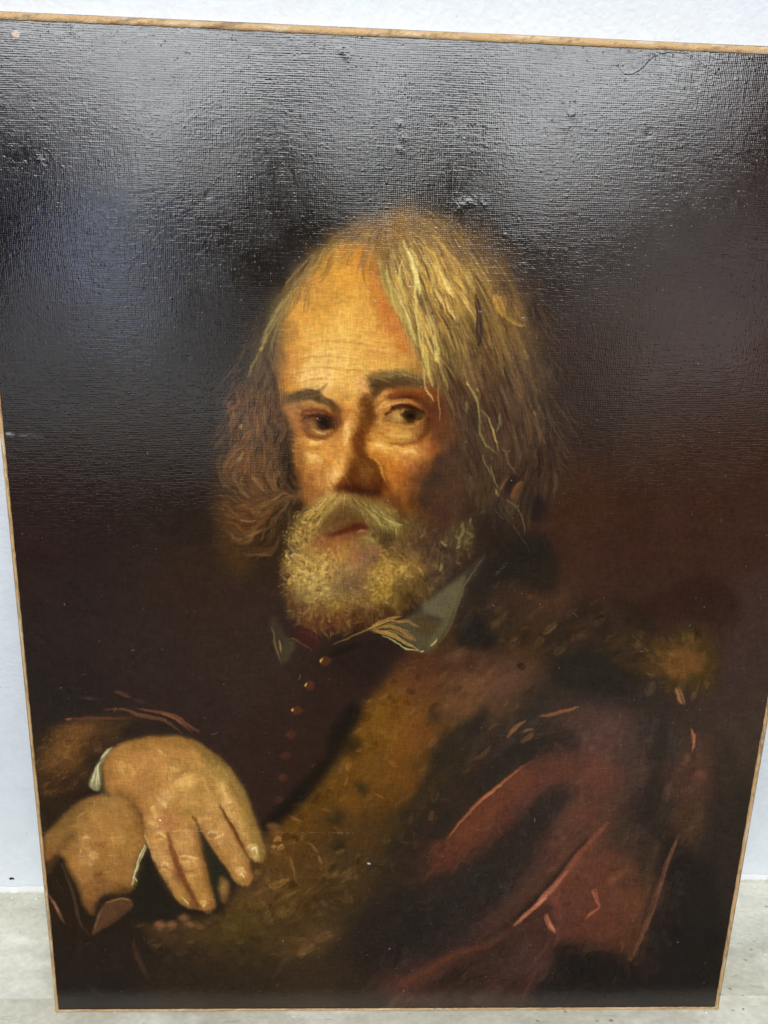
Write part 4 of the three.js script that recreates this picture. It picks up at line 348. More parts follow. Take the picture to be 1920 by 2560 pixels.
  blob('596.5,874.1 621.1,864 639.5,855.6 659.4,846.3 674.8,846.8 687.4,856.2 659.7,864 632.8,872.6 613.6,877', '#4a1e14', 3, .85); blob('590.4,872.6 621,857.6 651.6,843.3 667.1,845.4 636.4,857.2 613.5,868.9', '#5c3a20', 4, .6); blob('625.9,875.9 655.9,866.4 681.3,861.1 678.5,870.8 652.3,877.8 629.2,884.7', '#7c4a34', 3, .7); stroke('659.8,868 671.3,862.9 682.9,862.7', '#a8685a', [1, 4, 1], .6, 1.2); blob('582.7,880.8 613.6,876.2 636.8,881.3 621.5,894.6 590.6,898.5', '#94603a', 5, .6);
  hairs(['627.7,790.9 612.6,800.7 589.9,816.9', '605,800.8 574.6,825.1', '590,832.7 559.4,849.3'], beardFlow, { n: 230, len: 44, wid: 1.7, cols: ['#cbaa62', '#b4924c', '#94763a', '#dcbc74', '#6e5228', '#4f3a1e'], alpha: .55, wob: .3, raise: .4 });
  blob('628,809.8 666.4,815.2 713.2,838 698.2,855.9 670.9,842.9 643.9,844.3 617.2,860 590.3,868.6 597.8,840.5', '#5a3f22', 6, .55);
  hairs(['530.3,865.9 525.6,914.4 522.4,955.4 526.9,1005.2 548.3,1047.1 592.1,1070.3 647.9,1066.8'], (x, y) => { const c = pts('637.8,936.7')[0], l = Math.hypot(x - c[0], y - c[1]); return [(x - c[0]) / l, (y - c[1]) / l + .35]; }, { n: 75, len: 12, wid: 2.4, cols: ['#b0925a', '#8a6c3a', '#6a4e2a', '#c0a468', '#4a3520'], alpha: .4, wob: .9, spread: 7 });
  hairs(['643.1,800 681.6,810.9 728.6,837.7', '666.5,819.2 713.4,846'], beardFlow, { n: 170, len: 34, wid: 1.5, cols: ['#8e7c48', '#a89a5c', '#6a5630', '#4a3820', '#bdb070'], alpha: .5, wob: .3, raise: .35 });
  curls([['567.5,921.7', 50], ['591.1,954.1', 50], ['716.3,943.5', 50], ['623.1,1003.5', 70], ['748,951.1', 40], ['551.8,873.4', 30], ['671.1,1028', 50]], { n: 520, r: 7, cols: ['#4a3420', '#5c4226', '#3a2818', '#6e5230'], alpha: .42, wid: 2.4, raise: .2, keep: .3 });
  curls([['544.1,865.6', 16], ['548,881.5', 14], ['563.2,841.2', 22], ['567.5,929.9', 34], ['591,945.9', 36], ['579.4,962.6', 30], ['544.2,930.3', 24], ['614.1,920.8', 28, .7], ['552,971.4', 26], ['591.4,987.3', 30, .8], ['528.7,918.4', 10, .7], ['540.3,955.1', 16, .8]], { n: 330, r: 7, cols: ['#e8c878', '#cfa856', '#b58e42', '#8a6a30', '#f6dc98', '#6a4c22', '#c8a252', '#553c1e'], alpha: .7, wid: 3.4, raise: .55, keep: .35 });
  curls([['716.3,943.5', 30], ['705.4,976.9', 26], ['747.6,938.7', 26], ['727.4,922.7', 22], ['775.3,942.3', 20, .6], ['717.8,993.4', 18, .7]], { n: 150, r: 7, cols: ['#cfae58', '#b8943e', '#e2c878', '#8e7030', '#6b5226', '#f0dc98'], alpha: .6, wid: 3, raise: .45, keep: .4 });
  curls([['607.3,1003.8', 50, .7], ['646.9,1011.5', 50, .7], ['631.5,1037.2', 40, .6], ['575.8,1021.2', 30, .6], ['670.1,985.9', 30, .5], ['702.9,1027.5', 40, .4], ['638,953.2', 40, .6], ['668.9,927.9', 40, .6]], { n: 420, r: 7, cols: ['#b09458', '#8a6c3e', '#c8aa68', '#6a4e2c', '#96583a', '#4a3826', '#d8c490'], alpha: .5, wid: 2.8, raise: .35, keep: .5 });
  curls([['745.7,885.6', 40, .6], ['783.4,852.5', 30, .6], ['793.2,900.9', 40, .5], ['698.8,878.4', 24, .6], ['732.7,845.6', 26, .6]], { n: 150, r: 6, cols: ['#6e5a38', '#54422a', '#86724a', '#3a2c1e'], alpha: .4, wid: 1.4, raise: .3 });
  for (const [s, c, w, a] of [['678,818.9 689.8,830.6 701.6,838.3', '#bfa864', 5, .5], ['709.1,830.1 725,845.7 744.5,851.7', '#b5a260', 5, .5], ['717,837.9 732.7,844 750.6,849.2', '#d3be7c', 3, .5], ['671.6,875 687.2,878.7 699,883.3', '#a0945a', 7, .4], ['864.5,842.8 867.8,858.8 862.4,875.1', '#a89e62', 5, .4], ['873.2,858.7 887,866.5 878,873.1', '#968c58', 6, .35], ['854.2,867.2 862.6,879.1 854,893.1', '#857850', 6, .4], ['855.7,895.6 864.7,888', '#a2905c', 6, .5], ['827.5,879.9 835.8,890.3', '#908a5a', 4, .6], ['828.9,924.8 830.1,933 826.6,943', '#8f8a4e', 4, .6], ['880.2,830.4 880.9,842.4', '#a89a5c', 3, .5], ['653.1,920 668.6,915.6 680.4,921.1', '#b06f54', 6, .4], ['683.7,895 699.4,898.7 698.2,912.6', '#94604a', 10, .4]]) stroke(s, c, [w * .3, w, w * .3], a, 1, .35);
  blob('744.7,967.8 764.3,965.8 780.7,979.7 765.7,1001 745.7,997.1', '#4a3820', 6, .35); blob('639.7,959.8 661.6,952.8 665.8,969.3 658.3,984.4 640,978.1', '#5a4630', 6, .35); blob('710.1,866.1 725.5,861.8 733.8,877.7 714.7,890.3', '#3e2e1c', 5, .6); blob('547.9,811.5 563.1,808.1 565.4,819 551.7,825.6', '#33261c', 4, .6);

  // ---- strands that fall over temple, cheek and ear
  locks('695.3,355.6 725.9,321.2 781.7,306 839.3,324.1 892.5,376.3 919.3,451.4 878.6,502.1 820.8,518.1 784.8,533.4 753.8,491.6 722.3,422.7', hairFlow, { n: 420, len: 80, wid: 9, cols: ['#cfa85c', '#a8844a', '#8a6a3c', '#5a4228', '#d8b86a', '#6b4e2e'], alpha: .5, keep: .45, raise: .45, lum: 20 });
  locks('709.4,355.1 733.2,327.6 796.2,312.2 861.3,336.7 908.7,403.1 906.1,472.9 842,503.2 776.8,519.3 745.9,477.7', hairFlow, { n: 120, len: 60, wid: 6, cols: ['#4a3420', '#5a3f24', '#3c2b1c'], alpha: .5, keep: .2, raise: .2, lum: 10 });
  locks('713,355 740.4,330.7 789.7,325.7 826.9,358 837.4,419.2 794.8,434.3 776.2,505.1 752.7,463.5', hairFlow, { n: 130, len: 44, wid: 6.5, cols: ['#ecc870', '#dcae54', '#f4d888', '#cf9c48'], alpha: .7, keep: .12, raise: .6, lum: 12 });
  hairs(['709.4,355.1 722.9,335.9 736.8,327.5', '717.8,395.4 729,408.8'], hairFlow, { n: 110, len: 190, wid: 2.2, cols: ['#b8985a', '#94743f', '#ac8c50', '#cdb068', '#7a5c36', '#d8be74'], alpha: .42, wob: .1, raise: .45, spread: 12 });
  hairs(['733.2,327.6 768.5,326.4 811.6,338.3', '770,359.9 806.5,379', '735.7,394.9 802,434.1'], hairFlow, { n: 200, len: 110, wid: 2.6, cols: ['#a8844a', '#8a6a3c', '#c8a25a', '#664a2c', '#4c3824', '#d8b468'], alpha: .4, wob: .16, raise: .4, spread: 14 });
  hairs(['697.2,302.3 767.1,293.4 831.5,311'], hairFlow, { n: 120, len: 70, wid: 2.4, cols: ['#8a6a3a', '#6e5636', '#a5854a', '#5a452c'], alpha: .35, wob: .2, raise: .3, spread: 12 });
  hairs(['818.4,331.4 884.4,362.9 923.1,402.7', '858.2,404.7 904.2,444.9'], hairFlow, { n: 150, len: 100, wid: 2.4, cols: ['#7c6038', '#8e7042', '#5e4a32', '#453828', '#9a7c48'], alpha: .36, wob: .18, raise: .3, spread: 14 });
  locks('806.1,518.5 878.2,495 951.6,492.9 994.8,571.1 1030,674.8 1032.8,751.9 966.3,792.7 896.1,786.4 837.4,694.8', hairFlow, { n: 420, len: 60, wid: 9, cols: ['#5e4430', '#6e5036', '#3f2d22', '#7a5a3c', '#2f241e', '#4e3a2a'], alpha: .42, keep: .6, raise: .3, lum: 17 });
  hairs(['849.3,503 901.6,515.8 954.3,528.6', '869.1,589.3 937.2,602.2 992.1,630.5', '831.1,575.6 887.6,648.2', '806.8,532.8 846,575.2'], hairFlow, { n: 260, len: 85, wid: 2.4, cols: ['#5e4430', '#4a3526', '#6a5238', '#2f241e', '#735638', '#3c2c22'], alpha: .34, wob: .2, raise: .3, spread: 14 });
  for (const [s, c, w, a] of [
    ['729.8,331 748.6,360.6 756.2,407.9 759.6,456.3', '#e6d484', 6, .55], ['741,347.4 756.6,380.6 765.4,421.4', '#f0e092', 8, .6], ['730.9,361.1 726.9,388.3 736.7,422.3', '#d8c878', 5, .5], ['702.7,368.8 708.6,395.7 719.2,436.6 734.6,464', '#cfc070', 6, .55], ['691.9,362.4 706.1,409.5 723,443.4', '#aaa05c', 14, .35], ['718.3,409.1 737.4,443 753.5,484.5 765.5,512.5', '#e4d488', 5, .6], ['751.3,428.7 763.5,463.1 772.5,505.2 781.7,547.9', '#dac676', 7, .5], ['769.7,353.1 785.4,386.5 787,420.7', '#cdb566', 6, .5], ['788,366 807.5,399.4 823,419.6', '#e2c06a', 14, .5], ['799.4,379.2 815.1,406.1 829,424.9', '#efd284', 8, .5], ['769,336.4 791.3,359.2 799.7,386', '#ddbb68', 6, .45], ['819.4,351.5 849.8,384.4 866.3,418.3', '#c2a058', 9, .35], ['848.7,364.1 879,390.3 899.7,431.1', '#a98a4e', 12, .35], ['898.8,417.3 911,437.7 921,454.9', '#c09348', 16, .55], ['920.7,451.4 942.2,464.8 957.1,467.9', '#a8844a', 8, .4],
    ['864.6,414.9 873,445.8 877.3,480.9 876.9,509.3', '#332a27', 11, .6], ['850.5,333.7 865.7,350 870.1,363.4', '#4f3f36', 9, .5], ['856.2,495.7 872.2,516.6 874.5,530.9', '#4a3b30', 8, .5], ['884.5,537.8 894.2,573.9 900.9,595.8', '#40312a', 7, .5], ['925.4,540.3 938.9,572.7 947.7,590.8', '#382c26', 6, .55], ['920.3,573.2 936.3,609.6 947.4,639.2', '#6b5440', 5, .4],
    ['768.9,505.3 781.7,547.9 786.4,569.6', '#c8b468', 6, .5], ['793.8,490.4 800.2,518.7 798.2,536.7', '#d6c47a', 9, .5], ['798.8,518.7 805.7,540.1', '#e0c276', 8, .5], ['780.5,519.2 787.5,562.3 797.5,585.3', '#d4c074', 4, .75], ['771.7,537.4 776.9,555.3 779.4,580.7 787.2,587.8', '#d2b878', 3, .6], ['779.5,582.9 791.4,598.7 798.6,609.6', '#d9b26a', 4, .75], ['805.4,580 807.3,605.6 813,646.4', '#c6925a', 3, .55], ['802.8,525.8 826.1,550.3 838.2,568.1', '#bfa45e', 2.5, .55],
    ['854.5,567.7 865,583.5 873,592.8 881.6,611.1 887.2,640.7', '#a5965a', 4.5, 0.64], ['856.9,571.3 862.6,580.6', '#d6bc6a', 3.8, 0.56], ['877.7,583.1 881.8,588.9', '#b08c4c', 5.2, 0.48], ['859.7,607.9 861.8,619 860.2,628.7', '#93905a', 3.8, 0.56], ['877,596.4 884.8,625.8 888.6,663.2 895.6,678.2 909.4,693.1 923.9,704.2', '#8f875a', 5.2, 0.56], ['885.9,619.9 902,636.6 911,658.9 920.1,681.4 926.7,700.3', '#c2a264', 2.6, 0.6], ['909.1,653.7 918,673.8 925,686.6', '#b5a25c', 3.8, 0.56], ['925.9,688.8 940.6,703.8 947.3,722.9 958.1,734.2 965.1,745.7', '#a08860', 1.9, 0.56], ['895.2,708.7 904,727.7 916.7,746.8', '#8c8a5c', 3, 0.4], ['911.4,723.7 921.1,754.5 932.4,773.8', '#8e8e5e', 3, 0.44], ['926.2,773.9 931.9,789.6', '#b39c56', 3.8, 0.56], ['921.5,624.9 925.3,647.2 919,666.2', '#82805c', 5.2, 0.4],
    ['946.9,793.2 967.4,808.6 980.6,828.3 987.6,848.2 989.5,862.7', '#9a9468', 1.9, 0.6], ['932,801.4 953.6,832.8 979.4,864.6 1001.7,898.4', '#838262', 1.9, 0.56], ['925,813.5 937.5,825.2 947.2,831.4', '#a99a6a', 1.9, 0.48], ['925.8,825.4 929.2,841.4 927.8,855.9', '#8a6a40', 2.2, 0.56], ['898.3,822 907.3,816.3', '#9a7a4a', 2.2, 0.48], ['934.8,785.6 961.4,832.7 971,856.6', '#5a5c48', 3.8, 0.32],
    ['951.3,746 942.4,761.8 934.2,777.7', '#80553a', 6.8, 0.48], ['975.2,757.2 964.8,773.1 957,793', '#8a5c38', 10, 0.48], ['997.4,649.1 1011,675.3 1015.4,682.8', '#6b4838', 4.5, 0.4], ['925.3,591.4 943.1,631.8 956.1,654', '#6b3a38', 3, 0.28], ['987.7,623.1 990.9,634.3', '#8a6a48', 6, 0.4], ['960,506.9 968.5,521 965.4,528.3', '#a08850', 4.5, 0.28], ['958,499.8 967,521.1', '#8f7a48', 3.8, 0.28],
  ]) stroke(s, c, [w * .35, w, w * .25], a, .7, .35);
  hairs(['934.1,354.6 984.9,449.5 1014.8,541.4', '1027.3,599.8 1043,736.1'], (x, y) => { const [u, v] = hairFlow(x, y); return [u + .35, v]; }, { n: 130, len: 60, wid: 2.2, cols: ['#5e4a38', '#4a3a2e', '#705840', '#3f3128'], alpha: .35, wob: .5, spread: 14 });
  hairs(['410.6,675.4 426.8,601.2 457.1,528.5 501,443.3', '397.6,751.3 406.4,860.5'], (x, y) => { const [u, v] = hairFlow(x, y); return [u - .3, v]; }, { n: 120, len: 50, wid: 2.2, cols: ['#6b4e34', '#54402c', '#7e5c3a', '#3f3024'], alpha: .35, wob: .5, spread: 14 });
  blob('861.8,619 870.6,615.1 880.9,637.1 884.8,663.3 873.2,659.8 864.6,641.3', '#352b26', 5, .6); blob('947.7,750 962.8,745.7 960.4,765.3 950.5,789.1 943.5,777.5', '#241c1c', 4, .75); blob('996.7,784.2 1020.6,791.5 1024.8,823.3 1005,839.8 992.9,816', '#241e1f', 7, .7);
  blob('901.7,814 944.1,809.1 987.9,872.5 1006.8,913.1 953.7,947.2 915.9,914.9 893.7,874.4', '#2a241f', 12, .65);
  // right cheek whiskers thin out into the dark
  hairs(['790.8,844.3 838.2,859.4 868.4,842.7', '808.5,892.4 848.5,908'], beardFlow, { n: 120, len: 26, wid: 1.3, cols: ['#66543c', '#7a6a4a', '#403228', '#584634'], alpha: .35, wob: .5 });

  // ---- shirt collar and buttons
  blob('916.3,896.8 877.2,957 860.5,1030.7 843.2,1069.7 828.1,1092.5 816.1,1111.9 794.2,1112.2 769.3,1096.9 736.2,1074 719.9,1065.7 751.4,1048 788.2,1026 790.1,1014.9 821,991.6 846.1,968.5 871.9,946.3 901.7,915.1', '#564e39', 4, .9); blob('794,1013.2 821.1,993.3 847.8,970.9 878.4,948.7 875.8,973.8 862.2,1016.2 847.2,1037.8 815.1,1038.3', '#656049', 5, .75); blob('838.6,1025.1 858.1,1016.3 851.9,1050.6 833.5,1085.4 814.1,1104.9 816.5,1068.4', '#625a40', 5, .7); blob('783.1,1038.9 819.4,1042.5 835.8,1050.8 816.9,1077 784.3,1068.9', '#4f3f28', 5, .7); blob('885.6,936.1 915.1,902.6 898.2,948.3 879.3,965.3', '#453c33', 5, .7); blob('806.9,1034.2 835.3,1040.6 831.6,1046.6 807.3,1042.7', '#33322c', 3, .6);
  for (const [s, c, w, a] of [['618.8,1099.2 666.5,1077.7 698.1,1060 745.5,1040.4', '#8a6c3c', 4, .8], ['691.8,1063.5 719.4,1047.6 755,1036.8', '#a57e44', 7, .8], ['699.8,1063.4 731.5,1052.6 767.5,1048.6 790.4,1060.2', '#8f6c3e', 7, .75], ['696,1070.3 725.9,1076.8 761.1,1093.5 791.7,1110.5', '#b5a564', 4.5, .9], ['704,1068.5 740.5,1080 773.3,1096.8', '#a5793f', 6, .85], ['752,1065.1 768.6,1077.8 785.2,1090.5', '#9a7748', 9, .7], ['716.3,1078.6 740.8,1091.2 769.7,1108.2 794.1,1111.3', '#c2bd72', 3, .85], ['794.2,1112.2 802.2,1110.3', '#d0c880', 4, .8], ['814,1101.4 821.7,1094.3 827.8,1085.5', '#c9c078', 4, .8], ['913.5,902.6 897.4,935.9 875.8,973.8 866.2,1016.2 848.8,1067.9 829.8,1094.2', '#6b6046', 3, .6]]) stroke(s, c, [w * .4, w, w * .3], a, .9, .3);
  { const A = pts('691.9,1065.2')[0], B = pts('760.7,1040.1')[0], C = pts('790.8,1108.8')[0], M = pts('725.7,1045.8')[0], N = pts('740.5,1081.7')[0]; for (let k = 0; k < 26; k++) { const t = rnd(), e = rr(.6, 1), m = [M[0] + (N[0] - M[0]) * t, M[1] + (N[1] - M[1]) * t - 3], z = [A[0] + (B[0] + (C[0] - B[0]) * t - A[0]) * e, A[1] + (B[1] + (C[1] - B[1]) * t - A[1]) * e]; stroke([[A[0] + rr(-4, 8), A[1] + rr(-2, 2)], m, z], ['#a57e44', '#8a6638', '#2c2717', '#b89450', '#4a3c22', '#c2ac66'][k % 6], [.6, rr(1.6, 2.5), .5], rr(.5, .85), .4, .3); } }
  blob('491.3,1049.8 502,1099.3 512.2,1145.3 520.2,1145.2 544.3,1100.4 526.8,1087.7 504.7,1043.6', '#40372a', 3, .9); blob('524.4,1090.3 542.7,1100.4 521.9,1140.8 512.3,1125.2', '#49432f', 3, .7); stroke('496.7,1065 504.4,1107.9 513.8,1142.7', '#6f6444', [1, 4, 1], .7, .9); stroke('510,1090.6 512.4,1106.1 513.1,1120', '#8f744c', [1, 4, 1], .75, .8); stroke('526.8,1090.3 540.3,1088.3 560.3,1100.1 576.4,1115.5', '#6e5238', [1, 4, 1], .7, 1); blob('534.8,1068.7 560.2,1064 592.3,1091 580.4,1111.1 556.3,1096.7', '#43221b', 5, .7); stroke('552.3,1072.7 572.2,1079.2 589.9,1094.5', '#5e2a22', [2, 8, 2], .5, 2);
  for (const [s, r, c, hl] of [['603.1,1136.1', 13, '#553325', 1], ['572.8,1190.5', 13, '#523224', .7], ['546.1,1246.7', 12, '#533123', 1], ['533.8,1302.7', 13, '#4a2f25', 0], ['522.9,1351.2', 12, '#482e24', 0], ['515.3,1404.2', 12, '#4a2f24', 0], ['507.5,1456.1', 12, '#432b22', 0]]) {
    const [x, y] = pts(s)[0], k = r * .82; blob([[x - k, y], [x, y - k], [x + k, y - k * .2], [x + k * .4, y + k * .9], [x - k * .6, y + k * .8]], c, 1.6, .95); blob([[x, y + k * .2], [x + k * .8, y], [x + k * .3, y + k * .8]], '#4a2418', 2, .5);
    if (hl) { stroke([[x - k * 1.05, y + 2], [x - k * .85, y - 2], [x - k * .55, y - k * .6]], '#caa04c', [2, 4.5 * hl, 1], .9, .5, .5); stroke([[x - k * .9, y], [x - k * .75, y - 2]], '#f0d888', [1, 2.5 * hl, 1], .9, .3, .5); }
  }
  blob('619,1114.9 648.5,1101.4 672.5,1092.3 656.7,1109.9 616.7,1123.6', '#16140f', 4, .7);

  // ---- left sleeve with its fur, cuffs and the two hands
  const cuffF = field([['29.6,1319.2', '#33281c'], ['63.3,1300.5', '#5c4226'], ['87.5,1300.2', '#6a4a2a'], ['119.8,1299.9', '#66472a'], ['152.8,1290.4', '#4a3524'], ['52.4,1337.3', '#6b4b2a'], ['81.5,1327.8', '#7a552e'], ['41.4,1374.5', '#5a3f26'], ['74.8,1364.9', '#644527'], ['109.3,1336.7', '#4a3520'], ['29.6,1421.6', '#3d2e1e'], ['79.6,1411.7', '#38281c'], ['51.3,1459.5', '#33261a'], ['134.9,1318', '#3a2a1e'], ['209,1298.9', '#2c231e'], ['282.2,1298.1', '#2c241e'], ['186.2,1271.8', '#40301f'], ['123.7,1364.4', '#2f241c'], ['93.4,1449.6', '#2c2119'], ['15.2,1498.3', '#2f241a']], 16, 2);
  lay(cuffF, '16.7,1328.5 39.1,1300.8 80.9,1280.3 138,1268.8 210.9,1262.5 283.3,1270.7 323,1297.6 297.8,1316.3 208,1317.2 157.6,1345.5 128.3,1420.8 143.1,1449.3 74.1,1488.3 20.4,1537.3 10,1459.8', 9);
  fur('19.3,1346.9 64,1291.4 145.3,1281.4 159.2,1317.8 113.7,1392.6 76.8,1449.8 19.8,1440.7', (x, y) => [-.7, .6], { n: 130, len: 16, wid: 3.5, cols: ['#7a552e', '#5a4024', '#3a2a1c', '#8a6236', '#4a3420'], alpha: .28 });
  curls([['60.9,1332.6', 40], ['51,1355.8', 36], ['74.1,1318.7', 30]], { n: 120, r: 8, cols: ['#a5743c', '#8a5f34', '#6a4828', '#c08a48'], alpha: .45, wid: 1.6, raise: .35 });
  for (const [s, c, w, a] of [['153.7,1249.6 195.4,1250 223,1262.3 267.1,1270.9 290.9,1284.3 310.6,1302.3', '#6e4630', 8, .7], ['223.7,1248.8 270.1,1256.3 302,1268.6 323.4,1283.9 345.8,1299.2', '#7a4c38', 8, .75], ['267.7,1256.4 299.5,1270.5 331.1,1299.4', '#8e5a42', 5, .5], ['75.8,1273.1 105.7,1271 162.1,1270.3 210.6,1267.9', '#6b4430', 5, .6], ['77.4,1273.1 87.9,1272.1', '#9a5c48', 4, .6], ['177.7,1209.1 197.3,1216 212.9,1224.7', '#5e4434', 9, .5], ['212.8,1226.5 240.5,1235.1', '#4a352c', 8, .4], ['116.8,1225.9 136.6,1227.5', '#5c443c', 6, .5], ['101,1223.5 124.8,1225.8 156.5,1229', '#43322b', 8, .35]]) stroke(s, c, [w * .3, w, w * .3], a, 1.6, .12);
  blob('168.8,1334.3 151,1345.5 137.3,1368.9 123.4,1394.4 113.3,1422.8 120.8,1435.1 133,1437.9 139,1420.7 142.4,1392.3 149.9,1364.1 161.6,1345.4', '#9c9874', 1.8, .9); blob('138.3,1392.4 148.3,1364.2 153.1,1392.2 156.1,1439.6 141.4,1449.3 135.7,1435', '#5c5238', 4, .6); for (const s of ['130.7,1383 122.6,1406.6 118.1,1425.6', '136.1,1375.5 129.2,1406.6 127.7,1430.3', '166.3,1335.2 150.9,1347.4 140.1,1364.2', '139.8,1368.9 133.1,1397.1 133.8,1425.5']) stroke(s, '#ddd9b0', [1, 3.5, 1], .8, .6, .5);
  const handF = field([
    ['152.4,1364.1', '#a87a42'], ['147.6,1401.7', '#a27442'], ['173.9,1345.3', '#a87c45'], ['215.7,1326.4', '#a0743e'], ['265.1,1316.6', '#a3763f'], ['314,1320.7', '#98703a'], ['354.6,1334.2', '#8a6738'], ['180.5,1373.2', '#bd8c4e'], ['187.7,1391.9', '#c08e50'], ['222,1363.5', '#b98850'], ['263.5,1353.7', '#bb8b50'], ['296.4,1353.4', '#ba8a4c'], ['329.3,1353.1', '#b68a4c'], ['370.3,1362', '#93743f'], ['219.7,1410.5', '#b5834c'], ['177.3,1429.9', '#b2814a'], ['244.1,1419.8', '#b38249'], ['209,1458.4', '#ae7d47'], ['233.1,1477.5', '#b38048'], ['286.9,1386.3', '#c49556'], ['320.1,1381.3', '#b2884a'], ['344.9,1381.1', '#bb8f50'], ['386.2,1390.1', '#a5844a'], ['410.5,1418.4', '#9a7c45'], ['426.8,1447.1', '#a1834a'],
    ['302.2,1419.3', '#d1a362'], ['319.1,1409.7', '#dbac68'], ['334.6,1447.8', '#bf9252'], ['309.1,1457.6', '#c6985a'], ['360.5,1418.8', '#b58b4c'], ['376.4,1447.5', '#c39858'], ['389.4,1428.2', '#d0a464'], ['258.6,1467.6', '#c2925a'], ['271.7,1453.1', '#cfa266'], ['244.7,1496.8', '#c99a60'], ['265.3,1506.5', '#bd8656'], ['291.7,1477.1', '#b7884a'], ['324.6,1496.3', '#b08848'], ['281.8,1516.2', '#b98450'], ['251,1545.9', '#cb9a5c'], ['234.5,1536.1', '#bd8c54'], ['297.9,1535.7', '#bd8a52'],
    ['393,1457', '#d4a868'], ['409.4,1476.3', '#c89d5e'], ['434.5,1485.8', '#b8924f'], ['417.1,1515.3', '#c79c5e'], ['450.8,1534.9', '#b3904e'], ['437.7,1554.8', '#c09658'], ['463.2,1564.7', '#a88a4c'], ['454.3,1594.9', '#c2a264'], ['471.5,1594.8', '#8f7440'], ['341.2,1506', '#c0935a'], ['366.5,1505.8', '#bb8e54'], ['374,1545.2', '#c7985e'], ['399.5,1545.1', '#b98a52'], ['390.1,1585.1', '#ba8c50'], ['406.8,1605.2', '#bd8f52'], ['423.5,1635.6', '#c5965a'], ['427.4,1661.2', '#a47a44'], ['440.9,1625.3', '#a87a48'],
    ['288.7,1555.6', '#cb9b5e'], ['314.5,1545.5', '#c0905a'], ['295.7,1595.5', '#bf9058'], ['321,1605.5', '#cb9a5e'], ['334.5,1585.3', '#b4844e'], ['311.1,1646.2', '#bf9052'], ['336.6,1656.3', '#b88a4e'], ['330.7,1708', '#b58548'], ['352.7,1697.5', '#b98a4c'], ['347.4,1734.1', '#a57843'], ['253.1,1595.7', '#c89a60'], ['264.6,1626', '#c4955c'], ['258.6,1565.7', '#c29058'], ['276.3,1656.5', '#b98c54'], ['292.3,1687.3', '#ae8448'], ['304.3,1718.5', '#a67d42'], ['317.2,1720.5', '#7c5530'], ['285.3,1646.2', '#9a6840'],
  ], 8, 2, [.95, .92, .88]);
  const lowHand = '9.8,1555.1 29.4,1529.4 59.5,1495.1 95,1462.1 123.9,1451.3 159.8,1447.2 192.6,1453.7 214.2,1487.3 223.8,1531.2 227.1,1567.8 210.3,1598.9 200.8,1636.3 192.7,1677.2 165.3,1690.7 125.4,1695.9 107.5,1720.8 99.7,1748 83.2,1722.9 73.6,1674.4 58.3,1637.8 47.4,1601.6 32.6,1596.7 7.8,1611.8';
  const lowF = field([['18.1,1566.9', '#8a6738'], ['32.2,1547.1', '#94703e'], ['46.2,1527.4', '#8f6d3a'], ['15.7,1596.7', '#8a6034'], ['38.3,1576.7', '#8a653a'], ['64.4,1507.7', '#8f6f3c'], ['91.4,1478.5', '#9a7440'], ['125.6,1463.8', '#a07844'], ['166.8,1468.3', '#a67d48'], ['190.8,1487.5', '#a87c48'], ['205.5,1526.4', '#a2763f'], ['123.4,1497.6', '#ad8149'], ['155.7,1516.9', '#b0824a'], ['88.7,1517.3', '#a67b44'], ['69.9,1546.9', '#7f6036'], ['90.9,1546.8', '#a97c48'], ['94.1,1561.6', '#b98c52'], ['128.1,1556.4', '#ad7f48'], ['161.8,1556.3', '#b5884c'], ['195,1566', '#a57a40'], ['59.4,1576.6', '#9b7040'], ['61.4,1606.6', '#a5763f'], ['82.6,1606.5', '#b08450'], ['104.4,1596.4', '#b98e5c'], ['126.2,1586.3', '#a2743e'], ['159.5,1596.1', '#a67942'], ['183.9,1616.1', '#a27843'], ['97.5,1636.7', '#a87d4c'], ['131.6,1636.6', '#a1763f'], ['165.2,1646.6', '#a27741'], ['118.2,1646.8', '#855d30'], ['79.1,1657.1', '#9a7040'], ['94.1,1687.7', '#8e653a'], ['129.1,1677.4', '#846038'], ['163.4,1677.3', '#7f5c32'], ['100.4,1723.9', '#7d5832']], 12, 2, [.97, .93, .89]);
  blob('55.9,1566.7 74.1,1667.3 103,1750.1 187.9,1703 228,1585.8 282.1,1728.9 333.8,1749.9 386.8,1728.8 405.6,1666.4 355.9,1585.2 332.4,1515.8 237.8,1555.9 184.9,1760.5 103.6,1808.2 35,1792.2 4.1,1637', '#2b2119', 7, .9);
  blob('229.9,1580.8 242.7,1636.2 282.4,1720.6 307.7,1744.6 280.9,1760.5 210.5,1771.1 185.4,1750 194.9,1667 210,1606', '#27231a', 4, .95); blob('337.3,1520.7 364.5,1580.2 404.1,1656.1 388,1676.8 369.1,1739.3 361.9,1682 348.4,1605.4', '#2c2a20', 3, .95);
  lay(lowF, lowHand, 4, 1, 2); stroke('8.8,1642 20.9,1616.8 43.2,1590.6', '#634529', [8, 16, 6], .6, 4);
  const upHand = '146.1,1373.5 161.6,1345.4 183,1328.6 213.7,1317.2 254.8,1309.4 308.7,1309.7 349.1,1325 384.5,1355.3 413.5,1392.7 437,1437.4 457.2,1502.3 470.3,1544.7 478.5,1581.7 473.1,1604.9 458.4,1611 445.6,1602 445.3,1622.3 450.1,1648.8 442.9,1668.4 428.9,1672.5 411.8,1659.2 400.2,1635.7 383.5,1608.3 362.2,1572.2 340.4,1532.5 334.8,1521.7 339.5,1562.3 346.7,1605.4 354.2,1646 361.8,1684.1 367.9,1718.4 363,1737.2 348.8,1743.6 334.2,1735.2 320.3,1733.1 305.6,1728.9 288.7,1715.3 274.9,1690.5 261.6,1656.5 245.6,1629.1 236,1595.8 227.6,1558.9 222,1533.2 217.2,1494.1 200.3,1465.2 178.8,1447.1 151.7,1443.4 144,1406.4';
  lay(handF, upHand, 2.4, 1, 2);
